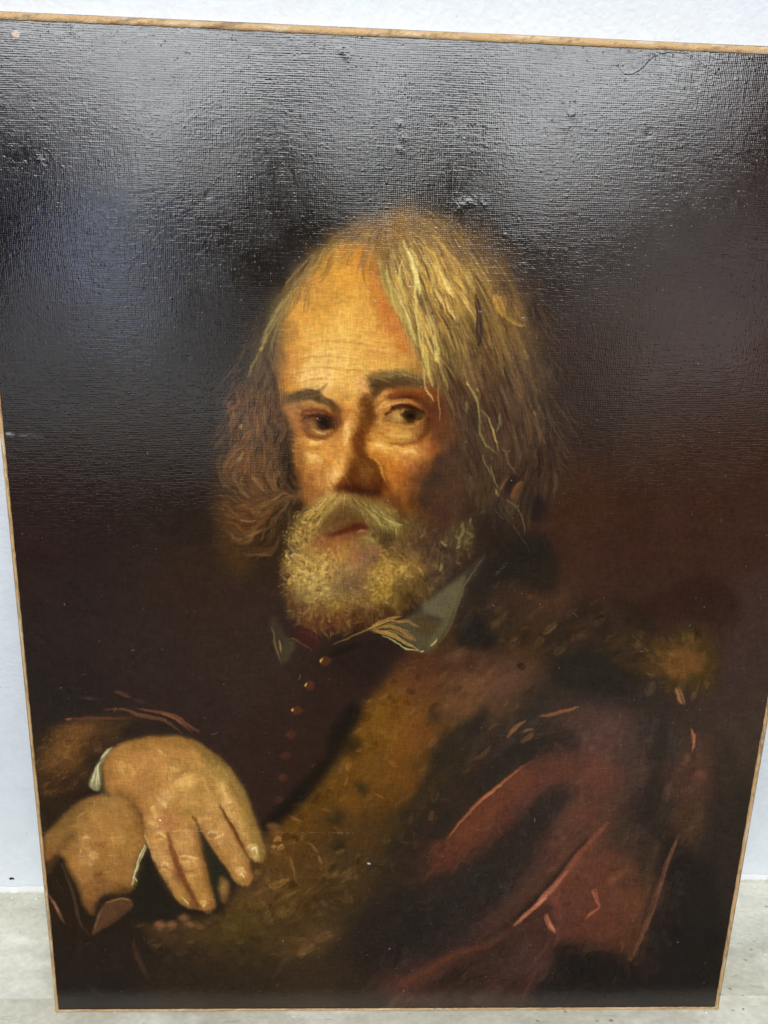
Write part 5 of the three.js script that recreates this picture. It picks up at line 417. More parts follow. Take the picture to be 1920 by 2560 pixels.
  const handFlow = flow(['163.5,1382.7 214.3,1354.2', '264.7,1325.9 329.6,1343.7', '219.2,1420 232.2,1496.9', '302.9,1400.3 317.5,1457.5', '393.4,1437.7 433.7,1535', '341.5,1496.2 389.6,1605.2', '289.5,1535.8 335.7,1687.2', '238.8,1536.1 276.3,1656.5', '106.7,1497.7 156.8,1497.4', '108.7,1596.3 112,1677.4', '28,1547.1 55.3,1517.5']);
  scrub(upHand, handFlow, { n: 3600, len: 12, wid: 2.6, jit: 6, alpha: .42, raise: .14 }); scrub(lowHand, handFlow, { n: 2000, len: 13, wid: 3, jit: 6, alpha: .4, raise: .1 });
  for (const [c, w, a, so, col] of [['406.4,1418.5 426.6,1456.7 449.3,1515.1 463.2,1564.7 468.9,1594.8', [8, 16, 8], .35, 6, '#7a5a2c'], ['340.9,1515.8 364.9,1565.2 389.6,1605.2 414.5,1652', [6, 10, 5], .4, 4, '#86602f'], ['392.3,1486.1 416.6,1540 434.7,1584.9 445.3,1620.2 445.7,1656', [4, 11, 6], .5, 4, '#86562c'], ['315.5,1515.9 335.7,1545.4 342.7,1595.3 349.9,1646 359.7,1697.5 362.3,1730.9', [5, 13, 7], .5, 4, '#80552a'], ['282.5,1605.7 297.8,1656.4 322,1708', [5, 12, 5], .55, 4, '#7c4f2a'], ['236,1595.8 255.2,1646.3 278.8,1702.9', [3, 7, 4], .35, 3, '#8a6434'], ['152.2,1434.9 176.8,1439.4 200.7,1458.4 215.6,1492.2', [5, 12, 4], .45, 5, '#86602f'], ['200.2,1468.1 216.6,1506.8 220.9,1556', [5, 12, 6], .4, 5, '#8a6434'], ['254.8,1555.8 274.4,1595.6 280.2,1555.6 272.5,1535.9', [3, 8, 3], .3, 4, '#9a6038'], ['175.7,1458.6 203.3,1487.4 217.7,1536.2 220.4,1565.9 205.7,1606 194.6,1656.7', [6, 16, 8], .35, 7, '#7c5a2e'], ['18.9,1557 46.6,1522.5 91.4,1478.5 134.2,1458.9', [5, 12, 5], .4, 6, '#6a4d28']]) stroke(c, mixHex(col, '#5a3c1c', .35), w.map((v) => v * 1.15), Math.min(1, a * 1.15), so + 1);
  for (const [c, w, a] of [['350,1551.3 365.5,1545.3 382.3,1551.1', 3.5, .5], ['373.2,1575.1 387.1,1567.1 395.5,1571', 3, .45], ['291,1607.6 312.5,1605.5 332.8,1613.5', 3.5, .5], ['296.1,1631.9 315.7,1635.9 333.9,1631.8', 3.5, .5], ['244.8,1551.9 256.9,1545.9 268.2,1559.7', 3.5, .5], ['248.2,1630.1 262,1626 275.4,1634', 3.5, .5], ['397.4,1486.1 412.6,1482.1 426,1487.8', 3, .35], ['286,1408.1 297,1448.1 290.9,1496.5', 7, .3], ['335.8,1409.5 346.8,1457.3 341.5,1496.2', 8, .3], ['260.7,1419.7 255.5,1443.6 241.9,1467.8', 7, .3], ['360.7,1409.3 376.4,1447.5 382.7,1466.7', 7, .35], ['270.7,1477.2 273.7,1506.4 270.9,1535.9', 7, .4], ['93.7,1566.5 114.2,1576.4 135.7,1570.3', 5, .35], ['72.7,1626.6 93.3,1636.7 114.9,1631.6', 6, .35], ['156.4,1576.2 175.9,1606.1 164.6,1656.8', 9, .25]]) stroke(c, '#8a5c30', [1.5, w * 1.2, 1.5], a * .8, w > 5 ? 4.5 : 2);
  // shade between the fingers, tendons, knuckles, nails
  for (const [s, c, w, a, so = 1.6] of [
    ['382.7,1466.7 388.9,1486.1 406,1517.4 419,1548 431.4,1574.8 443,1603', '#643c20', [2, 7, 5], .82, 2.2], ['324.6,1496.3 332.6,1510.9 338,1527.6', '#5f3c24', [2, 6, 3], .65, 2.2], ['270,1535.9 274.9,1560.6 282.1,1595.6 292,1627.9 304.5,1661.5 319.6,1700.7 331.7,1731', '#6a4024', [3, 10, 6], .85, 2.6], ['278.1,1565.6 286.8,1605.6 298.3,1641.1', '#8a5034', [2, 6, 2], .55, 2], ['178.7,1449 192.4,1456.6 204.1,1472.9 214,1492.2 222.1,1531.2', '#7a5630', [2, 6, 2], .5, 4], ['145.9,1375.4 142.4,1406.5 151.7,1443.4', '#5e4428', [4, 7, 4], .6, 3], ['419.2,1404.1 436.9,1442.2 457.1,1505.2 472,1546.7 479.3,1582.7', '#5c4826', [6, 10, 4], .55, 5], ['370.8,1343.3 394.9,1371.2 419.2,1404.1', '#55401f', [6, 14, 6], .5, 6],
    ['183.2,1324.9 216.3,1315.3 265.5,1308.3 314.4,1309.7 350.7,1325', '#6b4d2a', [4, 9, 5], .5, 4], ['49.1,1601.6 59.2,1636.8 75.4,1673.4 85,1720.8', '#6b4b2a', [3, 7, 3], .6, 3], ['32.6,1596.7 51.1,1574.7 65.4,1551.8 87,1541.9', '#5e4424', [5, 10, 2], .6, 4], ['126.3,1695.9 154,1691.7 191.7,1679.3', '#4a331d', [4, 9, 4], .7, 4], ['111.8,1652.9 122.7,1642.7 138.2,1640.6', '#6b4a26', [2, 9, 2], .6, 3], ['294.4,1405.1 311.5,1390.8 324.3,1379.4', '#8a6236', [1, 6, 2], .6, 2.5],
  ]) stroke(s, c, w, a, so);
  for (const [s, w, a, c = '#e2b872'] of [
    ['257.6,1339.8 267.8,1349 275.8,1355.5', 6, .5], ['283,1379.8 295,1389.1 303.2,1392.8', 6, .6], ['306.7,1409.8 319.4,1402.1 329.2,1407.7', 10, .6], ['293.7,1424.2 302.4,1414.6 311.9,1426.9', 9, .6], ['318.7,1424 327.2,1417.2', 10, .55], ['255,1453.2 263,1462.8 271.1,1469.5', 9, .6], ['265.3,1467.6 268.1,1479.2', 6, .6, '#f2d296'], ['236.8,1487.2 243.1,1477.4 247,1501.7', 8, .55], ['231.5,1511.6 243.9,1516.4 251.9,1526.2', 8, .5], ['348.5,1399.9 356.2,1423.7 359.8,1442.8', 3.5, .4], ['365.4,1390.3 373.2,1409.2', 3, .4], ['385.6,1413.9 393.3,1442.5 401.2,1466.6', 7, .5], ['393,1457 400.7,1486 411.1,1515.4', 7, .45],
    ['396.9,1468.6 408,1460.7', 3, .65, '#f0cf92'], ['400.9,1478.3 413.7,1472.3', 3, .5], ['355.4,1540.4 364,1535.4 378.4,1539.2', 4, .7, '#efc98a'], ['369.5,1555.2 382.4,1547.2 391.1,1541.2', 4.5, .7, '#efc98a'], ['377.7,1567.1 390.7,1559.1', 5, .6], ['352.7,1545.3 365.2,1555.2', 3, .5], ['347.9,1505.9 358.2,1502 364.8,1507.8', 4, .5], ['373,1585.2 394.1,1595.1', 4, .35], ['293.9,1599.6 312.7,1597.5 331.3,1605.5', 4, .7, '#efc98a'], ['299.3,1615.7 316.7,1607.5 327.6,1613.6', 6, .6], ['303.3,1623.8 320.3,1627.8', 6, .5], ['281,1535.8 298.1,1531.8 314.7,1539.6', 4, .5], ['292.6,1565.5 309.6,1563.5', 3.5, .4], ['311.1,1646.2 328.2,1648.2', 5, .4],
    ['247,1541 255.6,1536 265.2,1550.8', 4.5, .65, '#efc98a'], ['253.1,1555.8 263.3,1553.7', 4, .5], ['253.7,1620.9 262.5,1613.8 270.7,1623.9', 6, .7, '#efc98a'], ['249.6,1636.2 260.1,1632.1 272.8,1634.1', 4, .6], ['263.8,1646.3 276.7,1644.2', 5, .5], ['223.5,1538.1 226,1555.9 233.5,1577.8', 3, .65], ['225.5,1548 230.2,1573.8', 2, .6, '#f0d49c'], ['235,1580.8 242.2,1610.9', 5, .4],
    ['441.7,1574.8 454.6,1570.7 463,1584.7', 11, .5, '#e4c684'], ['448.4,1582.8 457.1,1576.7 458.6,1594.8', 5, .7, '#f4dfa4'], ['451.6,1600.9 462.8,1599.9', 4, .5], ['414.8,1637.7 423.6,1627.4 433.8,1637.6', 9, .6, '#e8c07c'], ['421.6,1645.8 426,1637.6 430.2,1650.9', 4, .8, '#f6dca0'], ['405,1610.2 415.4,1607.2', 6, .4], ['334.7,1718.4 343.6,1713.2 350.4,1720.5', 8, .6], ['339.7,1726.8 345.1,1720.5', 4, .85, '#fbe2a6'], ['300.3,1706 305.3,1713.2 312,1720.5', 4, .8, '#f6dca0'], ['293.6,1699.7 301.9,1710.1', 4, .5], ['425.1,1540 442.1,1544.9', 4, .35], ['404.7,1500.7 417.5,1495.7', 3, .45],
    ['90.2,1556.6 99.2,1548.7 104.4,1558.5', 5, .6, '#e4c080'], ['81.4,1502.8 103.2,1488.1', 4, .35], ['143.4,1554.4 170.6,1550.3 191.3,1556.1', 3, .45], ['153.1,1561.3 178.3,1562.1', 2.5, .4], ['104.1,1601.4 113,1594.3 116.5,1606.3', 14, .35], ['103.6,1621.5 107.3,1616.4', 4, .7, '#f0cf92'], ['82.3,1586.5 87.6,1582.4', 4, .5], ['142.5,1596.2 168.1,1594.1', 3, .35], ['127,1641.6 141.7,1638.6', 3, .4], ['180.8,1368.5 184.1,1382.5 179.2,1396.7', 12, .3], ['196.9,1373 204.1,1391.8 203.4,1405.9', 9, .3],
  ]) stroke(s, c, [w * .6, w * 1.25, w * .5], a * .9, 1.7, .3);
  scrub(upHand, handFlow, { n: 2400, len: 10, wid: 3.4, jit: 18, alpha: .38, raise: .2, bend: .2 }); scrub(lowHand, handFlow, { n: 1400, len: 11, wid: 3.6, jit: 16, alpha: .36, raise: .18, bend: .2 });
  for (let i = 0; i < 70; i++) { const [c, d] = pts('123.2,1566.4 143.4,1581.2'); const x = c[0] + gauss() * 22, y = c[1] + gauss() * 8; g.globalAlpha = rr(.2, .5); g.fillStyle = '#6a3f20'; g.fillRect(x, y, rr(1, 2.4), rr(1, 4)); } g.globalAlpha = 1;
  for (const s of ['222.8,1568.9 212.4,1590.9 206.6,1606', '225.2,1571.8 215.6,1595.9 207.9,1614', '206.6,1606 203,1626.2 195,1648.6', '207.9,1614 199.9,1636.3 191.8,1661.8 189.5,1673.1', '195.1,1646.5 198.9,1656.7 200.3,1662.8']) stroke(s, '#c3c298', [1, 3.6, 1.2], .85, .6, .5); stroke('222,1567.9 206.6,1606 193.7,1656.7', '#e2e2bc', [1, 2, .6], .8, .4, .5);
  blob('96.2,1800.8 113,1742.7 133.9,1712.5 168,1704.1 185,1708.2 185.7,1729 148.9,1765.8 116.2,1788', '#61452f', 2, .9); stroke('128.4,1716.6 161.8,1706.2 184.1,1709.3', '#8c6644', [2, 5, 2], .65, 1.2); stroke('97.2,1798.6 108.4,1760.6 124.3,1727', '#80604a', [1, 4, 2], .6, 1); stroke('105,1787 150.2,1758.4 182.1,1731.1', '#443021', [2, 8, 2], .5, 3);
  for (const [s, c, w, a, so] of [['7,1696.2 18.8,1720.9 27.9,1748 38.1,1773.2', '#7c543e', [4, 8, 2], .8, 1.4], ['17.6,1713.7 28.2,1744.9', '#a87a5a', [1, 4, 1], .65, .8], ['41.4,1614.7 52.2,1652 60.6,1688.8 66.9,1734.4 71.2,1772.2 89.9,1804', '#4c3a2c', [2, 6, 3], .8, 1.6], ['28,1657.2 42,1698.1', '#3c2d22', [2, 4, 2], .6, 1.6], ['182.9,1815.8 189,1851.3 198,1884 213.9,1922.5', '#54382a', [3, 10, 3], .7, 2.5], ['70.2,1787 64.4,1845.7 57.6,1867.3', '#3c2e25', [4, 10, 4], .5, 4], ['73.4,1933.1 94.2,1955.4 115.5,1972.2', '#43342a', [2, 10, 3], .5, 3.5], ['89.6,1889.2 124.7,1894.7 160.9,1880.6', '#3f2f27', [2, 7, 2], .45, 3]]) stroke(s, c, w, a, so);
  blob('375.1,1671.6 381.8,1648 393.8,1652 401.9,1676.7 396.2,1702.7 388.8,1720.4 380.3,1707.9', '#8f6a3c', 3, .7); blob('381.4,1661.3 390.1,1659.2 394.9,1678.8 387.6,1697.5 381.7,1685', '#ab8450', 3, .6);
  for (const [s, r, c] of [['245.4,1774.2', 14, '#96664a'], ['271.6,1775.3', 13, '#8a6042'], ['298.6,1755.2', 14, '#8f6642'], ['311.1,1773.2', 13, '#8c6444'], ['332.9,1779.5', 12, '#6e5034'], ['496.1,1522.7', 16, '#80583a'], ['503.7,1539.5', 16, '#73512f']]) { const [x, y] = pts(s)[0], k = r * .9; blob([[x - k, y], [x, y - k * .8], [x + k, y], [x, y + k * .8]], c, 3, .75); }
  curls([['245.4,1773.2', 14], ['271.7,1773.2', 14], ['298.6,1756.2', 16], ['315.5,1773.2', 18]], { n: 60, r: 5, cols: ['#a87650', '#b98258', '#7a5438'], alpha: .4, wid: 1.6, raise: .3 });
  for (const [s, c, w, a] of [['498.4,1559.5 505.3,1550.5 510.4,1558.4', '#c28f48', 12, .75], ['493.2,1574.6 501.8,1568.5', '#d8ac58', 9, .7], ['506,1580.5 517.2,1568.4', '#c89c4c', 12, .75], ['510.4,1570.5 515.5,1564.4', '#e6c070', 5, .6], ['572.3,1562.1 583.6,1576.1 592.3,1589.2', '#b58440', 6, .65], ['592.3,1594.3 596.8,1604.4 601.2,1616.6', '#caa052', 6, .75], ['529.2,1594.5 536.1,1619.9 543.1,1640.3', '#a57a40', 5, .6], ['538.7,1625 546.6,1655.7 551.8,1668.1', '#8f6a38', 6, .5], ['482.1,1666.2 501.2,1671.3 531.8,1650.6', '#9a7038', 14, .5], ['483.8,1671.4 496.8,1681.7', '#b58848', 5, .5], ['509.9,1668.2 514.3,1657.9 529.2,1655.8', '#b58a48', 7, .5], ['509.8,1697.2 536.1,1720.2', '#6e5030', 8, .4], ['571.2,1697.1 606.1,1671.1', '#6b4e30', 6, .45], ['545,1857.4 567.4,1841 589.8,1830.2', '#7c5c38', 24, .5], ['589.7,1822.6 611.9,1803.2 625.2,1797.8', '#7a5c3a', 26, .55], ['549.5,1862.8 563,1851.9 554,1868.3', '#8f6c44', 6, .5], ['576.3,1833.4 585.3,1824.8', '#8f6e48', 6, .5], ['421.1,1771 456.6,1760.4 491.8,1765.7', '#564428', 20, .4], ['598.4,1787 642.4,1749.7 677.5,1728.5', '#43341f', 18, .4], ['490.7,1923.4 527,1868.3 563,1857.4', '#4f3d28', 16, .4], ['311,1911.8 347.1,1900.8 382.8,1907.5', '#3a2e20', 10, .4]]) stroke(s, c, [w * .3, w, w * .25], a * .5, 2.2, .15);
  stroke('333.9,1744.6 373.6,1734.1 386.5,1744.6', '#2a2015', [2, 9, 3], .6, 3); stroke('425.3,1680.8 448.9,1678.7 464.8,1655.9 479,1621.1', '#2c2014', [3, 12, 4], .3, 6);
  // ---- whole surface: small worked-over marks, then accidents of age

    work(1.5, .075);
  { // worn line across the hands, scratches, chips where the ground shows, grey scuff
    const [a, b] = pts('222,1534.2 669.3,1537.6'); for (let t = 0; t < 1; t += .004) { if (vnoise(t * 60, 3) < .35) continue; g.globalAlpha = rr(.3, .75) * (vnoise(t * 14, 9) > .4 ? 1 : .5); g.fillStyle = '#b3a890'; g.fillRect(a[0] + (b[0] - a[0]) * t, a[1] + (b[1] - a[1]) * t + rr(-.8, .8), rr(1, 2.4), rr(.8, 1.6)); }
    const [c, d] = pts('9,690 76.3,692.7'); for (let i = 0; i < 110; i++) { const t = rnd() ** 1.6; g.globalAlpha = rr(.1, .5) * (1 - t * .7); g.fillStyle = '#a3a8a2'; g.fillRect(c[0] + (d[0] - c[0]) * t, c[1] + gauss() * 4 + (d[1] - c[1]) * t, rr(2, 9), rr(.7, 1.6)); }
    const [e] = pts('944.9,934.9'); for (let i = 0; i < 40; i++) { const t = rr(-1, 1); g.globalAlpha = rr(.15, .4); g.fillStyle = '#8a98a0'; g.fillRect(e[0] + t * 12 + gauss() * 3, e[1] - t * 13 + gauss() * 3, rr(1, 3), 1); }
    const [f] = pts('86.6,33.3'); g.globalAlpha = .9; g.fillStyle = '#b08a72'; g.beginPath(); g.moveTo(f[0] - 8, f[1] - 2); g.lineTo(f[0] + 2, f[1] - 7); g.lineTo(f[0] + 9, f[1] - 3); g.lineTo(f[0] + 4, f[1] + 5); g.lineTo(f[0] - 4, f[1] + 8); g.fill();
    q.save(); q.lineCap = 'round'; q.strokeStyle = '#fff'; q.globalAlpha = .9; q.lineWidth = 3; trace(q, curve('1081,35.6 1092.4,46.6 1104.5,50.4 1123.3,41.1 1141,22.9 1171.1,12.7 1199.7,17 1229.4,33.3 1256.6,45.6')); q.stroke(); q.strokeStyle = '#000'; q.lineWidth = 2; trace(q, curve('1079.9,38 1092.7,49.6 1104.8,53.4 1124.3,44.1 1142.7,25.9 1172.2,15.7')); q.stroke(); q.restore();
    g.globalAlpha = 1;
    for (let i = 0; i < 950; i++) { const x = rr(0, TW), y = TH * (1 - rnd() ** 1.25 * .95), r = rr(.35, .95) * (rnd() < .04 ? 1.9 : 1); g.globalAlpha = rr(.15, .8); g.fillStyle = rnd() < .85 ? '#d8d4c8' : '#b9a070'; g.beginPath(); g.ellipse(x, y, r, r * rr(.6, 1.2), rr(0, 3), 0, 7); g.fill(); q.globalAlpha = .5; q.fillStyle = '#fff'; q.beginPath(); q.arc(x, y, r * 1.2, 0, 7); q.fill(); }
    for (let i = 0; i < 26; i++) { const x = rr(100, TW - 100), y = rr(TH * .5, TH - 60), an = rr(0, 6), L = rr(3, 9); g.globalAlpha = rr(.3, .7); g.strokeStyle = '#cfcabb'; g.lineWidth = rr(.5, 1); g.beginPath(); g.moveTo(x, y); g.quadraticCurveTo(x + Math.cos(an) * L + 2, y + Math.sin(an) * L, x + Math.cos(an) * L * 1.6, y + Math.sin(an) * L * 1.6 - 2); g.stroke(); }
    const [h] = pts('256.8,1508.5'); g.globalAlpha = 1; g.fillStyle = '#fff6e8'; g.beginPath(); g.arc(h[0], h[1], 2.2, 0, 7); g.fill(); const [k] = pts('703.1,1614.2'); g.fillStyle = '#b9bfd0'; g.beginPath(); g.ellipse(k[0], k[1], 4, 2.4, .3, 0, 7); g.fill(); g.globalAlpha = 1; q.globalAlpha = 1;
  }

  return { col, hgt };
}

const tag = (o, label, category, group) => { o.userData.label = label; if (category) o.userData.category = category; if (group) o.userData.group = group; return o; };
const add = (o, name, parent = scene) => { o.name = name; o.castShadow = o.receiveShadow = true; parent.add(o); return o; };
const floatTexture = (w, h, f) => { const d = new Float32Array(w * h); for (let j = 0; j < h; j++) for (let i = 0; i < w; i++) d[j * w + i] = f(i, j); const t = new THREE.DataTexture(d, w, h, THREE.RedFormat, THREE.FloatType); t.magFilter = t.minFilter = THREE.LinearFilter; t.wrapS = t.wrapT = THREE.RepeatWrapping; t.needsUpdate = true; return t; };
const canvasTexture = (c) => { const t = new THREE.CanvasTexture(c); t.colorSpace = THREE.SRGBColorSpace; t.wrapS = t.wrapT = THREE.RepeatWrapping; return t; };

// ---------------------------------------------------------------- the setting: whitewashed wall and worn, painted floor
const WALL_Z = -0.13, WALL_YAW = 0.0227;                                 // the wall runs back slightly towards the right
{
  const wall = new THREE.Group(); wall.position.set(0, 0, WALL_Z); wall.rotation.y = WALL_YAW; scene.add(wall); wall.name = 'wall';
  wall.userData = { kind: 'structure', label: 'white painted plaster wall behind the leaning oil painting' };
  // face of the wall, with a small broken hole low down on the left
  const hx = -0.3765, hy = 0.0166, s = new THREE.Shape(); s.moveTo(-1.6, 0); s.lineTo(1.6, 0); s.lineTo(1.6, 2.9); s.lineTo(-1.6, 2.9); s.closePath();
  const ring = [[-2.4, .2], [-2.1, 1.1], [-1.2, 1.7], [.2, 1.9], [1.4, 1.5], [1.5, .9], [2.2, .6], [1.6, -.2], [2.4, -1.3], [1.3, -.9], [.6, -.5], [-.6, -.9], [-1.6, -1.1], [-2.2, -.6]].map(([x, y]) => [hx + x * .00115, hy + y * .00115]);
  const hole = new THREE.Path(); ring.forEach(([x, y], i) => i ? hole.lineTo(x, y) : hole.moveTo(x, y)); hole.closePath(); s.holes.push(hole);
  const c = makeCanvas(1024, 1024), x = c.getContext('2d'), im = x.createImageData(1024, 1024);
  for (let j = 0; j < 1024; j++) for (let i = 0; i < 1024; i++) { const o = (j * 1024 + i) * 4, n = fbm(i / 40, j / 40, 5), k = fbm(i / 9 + 40, j / 9, 3), v = 1 + (n - .5) * .035 + (k - .5) * .03; im.data[o] = 224 * v; im.data[o + 1] = 230 * v; im.data[o + 2] = 236 * v; im.data[o + 3] = 255; }
  x.putImageData(im, 0, 0);
  for (let i = 0; i < 150; i++) { x.globalAlpha = rr(.15, .5); x.fillStyle = rnd() < .6 ? '#7d7d7c' : '#a9a59a'; x.beginPath(); x.ellipse(rr(0, 1024), rr(0, 1024), rr(.6, 2.2), rr(.5, 1.2), rr(0, 3), 0, 7); x.fill(); }
  x.globalAlpha = 1;
  const map = canvasTexture(c); map.repeat.set(2, 2);
  const bump = floatTexture(1024, 1024, (i, j) => { const w = fbm(i / 70 + 5, j / 70, 3) * 30; return fbm(i / 26, j / 26, 4) * .4 + fbm(i / 5, j / 5, 3) * .4 + (Math.abs(Math.sin((i * .35 + j * .12 + w * 3) * .12)) ** 8) * .22 * smooth(.5, .7, fbm(i / 90, j / 90 + 30, 2)); }); bump.repeat.set(2, 2);
  const g = new THREE.ShapeGeometry(s), face = add(new THREE.Mesh(g, new THREE.MeshStandardMaterial({ map, bumpMap: bump, bumpScale: 0.0008, roughness: 0.6 })), 'wall_face', wall);
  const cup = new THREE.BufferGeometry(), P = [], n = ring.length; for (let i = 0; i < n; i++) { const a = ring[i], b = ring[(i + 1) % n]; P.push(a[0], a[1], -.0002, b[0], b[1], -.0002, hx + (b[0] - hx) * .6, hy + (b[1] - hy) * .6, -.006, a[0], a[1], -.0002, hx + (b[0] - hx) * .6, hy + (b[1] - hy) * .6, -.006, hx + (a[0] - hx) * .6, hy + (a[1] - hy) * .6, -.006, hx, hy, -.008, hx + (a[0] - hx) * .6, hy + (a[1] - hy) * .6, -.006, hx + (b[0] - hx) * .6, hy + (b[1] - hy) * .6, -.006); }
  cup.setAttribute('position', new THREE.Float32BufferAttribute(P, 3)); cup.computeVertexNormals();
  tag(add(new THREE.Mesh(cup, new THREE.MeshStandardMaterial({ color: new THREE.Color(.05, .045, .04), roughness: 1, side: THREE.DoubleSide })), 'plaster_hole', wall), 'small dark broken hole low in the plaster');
  // ragged bead of old paint along the foot of the wall
  const bead = new THREE.BufferGeometry(), V = [], I = [], N = 700; for (let i = 0; i <= N; i++) { const X = -1.2 + 2.4 * i / N, a = fbm(X * 90, 3, 4), b = fbm(X * 260, 8, 3), h = .0035 + a * .005, o = .0008 + Math.max(0, b - .35) * .006; V.push(X, h + .0006, .0003, X, h * .8, .0006 + o * .35, X, h * .45, .0008 + o * .6, X, .0012 + (b > .62 ? 0 : .0006), .001 + o, X, -.001, .0009 + o * .5); if (i) for (let k = 0; k < 4; k++) { const p = (i - 1) * 5 + k, q = i * 5 + k; I.push(p, q, p + 1, q, q + 1, p + 1); } }
  bead.setAttribute('position', new THREE.Float32BufferAttribute(V, 3)); bead.setIndex(I.map((_, i) => I[i - i % 3 + [0, 2, 1][i % 3]])); bead.computeVertexNormals();
  tag(add(new THREE.Mesh(bead, new THREE.MeshStandardMaterial({ color: new THREE.Color(.8, .81, .8), roughness: .7, side: THREE.DoubleSide })), 'paint_bead', wall), 'ragged line of old white paint at the foot of the wall');
}
{
  const T = 2048, c = makeCanvas(T, T), x = c.getContext('2d'), im = x.createImageData(T, T), U = 1.0;      // one metre of floor
  for (let j = 0; j < T; j++) for (let i = 0; i < T; i++) { const o = (j * T + i) * 4, n = fbm(i / 300, j / 120, 5), m = fbm(i / 60 + 9, j / 22, 4), k = fbm(i / 8, j / 5 + 77, 3), w = smooth(.52, .66, fbm(i / 150 + 31, j / 70, 5)), v = 1 + (n - .5) * .16 + (m - .5) * .14 + (k - .5) * .12; const a = mixc([201, 198, 181], [220, 218, 204], w * .8); im.data[o] = a[0] * v; im.data[o + 1] = a[1] * v; im.data[o + 2] = a[2] * v; im.data[o + 3] = 255; }
  x.putImageData(im, 0, 0);
  const hd = makeCanvas(T, T), hx = hd.getContext('2d'); hx.fillStyle = '#808080'; hx.fillRect(0, 0, T, T);
  for (let i = 0; i < 5200; i++) {                                        // fine cracks and scratches in the paint
    let a = rr(0, T), b = rr(0, T), th = gauss() * .5 + (rnd() < .2 ? 1.4 : 0); if (fbm(a / 260, b / 160, 3) < .46) continue; x.beginPath(); hx.beginPath(); x.moveTo(a, b); hx.moveTo(a, b);
    for (let k = 0, n = 2 + rnd() * 5; k < n; k++) { th += gauss() * .6; a += Math.cos(th) * rr(2, 7); b += Math.sin(th) * rr(1, 3); x.lineTo(a, b); hx.lineTo(a, b); }
    x.globalAlpha = rr(.15, .55); x.strokeStyle = rnd() < .8 ? '#6a675a' : '#efeee4'; x.lineWidth = rr(.6, 1.3); x.stroke(); hx.globalAlpha = .5; hx.strokeStyle = '#000'; hx.lineWidth = 1.4; hx.stroke();
  }
  for (let i = 0; i < 2600; i++) { const a = rr(0, T), b = rr(0, T), r = rr(.6, 2.6), l = rnd() < .6; x.globalAlpha = rr(.25, .8); x.fillStyle = l ? '#f2f1e8' : '#6a675c'; x.beginPath(); x.ellipse(a, b, r * 1.6, r * .8, gauss() * .4, 0, 7); x.fill(); hx.globalAlpha = .6; hx.fillStyle = l ? '#fff' : '#000'; hx.beginPath(); hx.ellipse(a, b, r * 1.6, r * .8, 0, 0, 7); hx.fill(); }
  const spot = (u, v, n, ru, rv, r0, r1, colr) => { for (let i = 0; i < n; i++) { const a = (u + gauss() * ru) * T, b = (v + gauss() * rv) * T; x.globalAlpha = rr(.5, .95); x.fillStyle = colr; const r = rr(r0, r1); x.beginPath(); x.ellipse(a, b, r * rr(1, 2), r * rr(.6, 1), gauss() * .6, 0, 7); x.fill(); hx.globalAlpha = .8; hx.fillStyle = '#fff'; hx.beginPath(); hx.ellipse(a, b, r * 1.5, r * .8, 0, 0, 7); hx.fill(); } };
  // floor texture: u = x + 0.5, v downwards = z + 0.6
  spot(.5 + .345, .6 + .0, 260, .018, .006, .8, 3, '#f6f6f0'); spot(.5 + .33, .6 + .012, 160, .004, .012, .8, 3, '#f6f6f0'); spot(.5 + .28, .6 + .003, 30, .004, .0015, .8, 2.2, '#f4f4ee'); spot(.5 + .05, .6 + .018, 20, .002, .003, 1, 2.5, '#f4f4ee'); spot(.5 - .27, .6 - .01, 60, .03, .02, .6, 2, '#f3f2ea');
  x.globalAlpha = 1; hx.globalAlpha = 1;
  const hpx = hx.getImageData(0, 0, T, T).data, map = canvasTexture(c);
  const bump = floatTexture(1024, 1024, (i, j) => { const o = (((1023 - j) * 2) * T + i * 2) * 4; return hpx[o] / 255 * .6 + fbm(i / 30, j / 12, 4) * .5 + fbm(i / 4, j / 3, 2) * .22; });
  const g = new THREE.PlaneGeometry(3, .66), uv = g.attributes.uv, ps = g.attributes.position; for (let i = 0; i < uv.count; i++) uv.setXY(i, (ps.getX(i) + .5) / U, (ps.getY(i) + .3) / U);
  const f = add(new THREE.Mesh(g, new THREE.MeshStandardMaterial({ map, bumpMap: bump, bumpScale: .0009, roughness: .62 })), 'floor'); f.rotation.x = -Math.PI / 2; f.position.z = -.312;
  f.userData = { kind: 'structure', label: 'worn grey painted floor with fine cracks and white specks' };
  const edge = add(new THREE.Mesh(new THREE.BoxGeometry(3, .12, .03), new THREE.MeshStandardMaterial({ color: new THREE.Color(.1, .098, .09), roughness: .9 })), 'added_floor_lip'); edge.position.set(0, -.0612, .0028); edge.userData = { kind: 'structure', label: 'added dark lip where the pale floor strip is cut short' };  // made-up lip, dark so that little of it mirrors in the canvas
  const low = add(new THREE.Mesh(new THREE.PlaneGeometry(6, 4), new THREE.MeshStandardMaterial({ color: new THREE.Color(.025, .024, .022), roughness: .9 })), 'added_dark_sheet'); low.rotation.x = -Math.PI / 2; low.position.set(0, -.12, 2.01); low.userData = { kind: 'structure', label: 'added dark sheet before the floor strip to keep the varnish reflection dark, below the frame' };  // made-up dark ground; a longer pale floor would haze the lower varnish
}

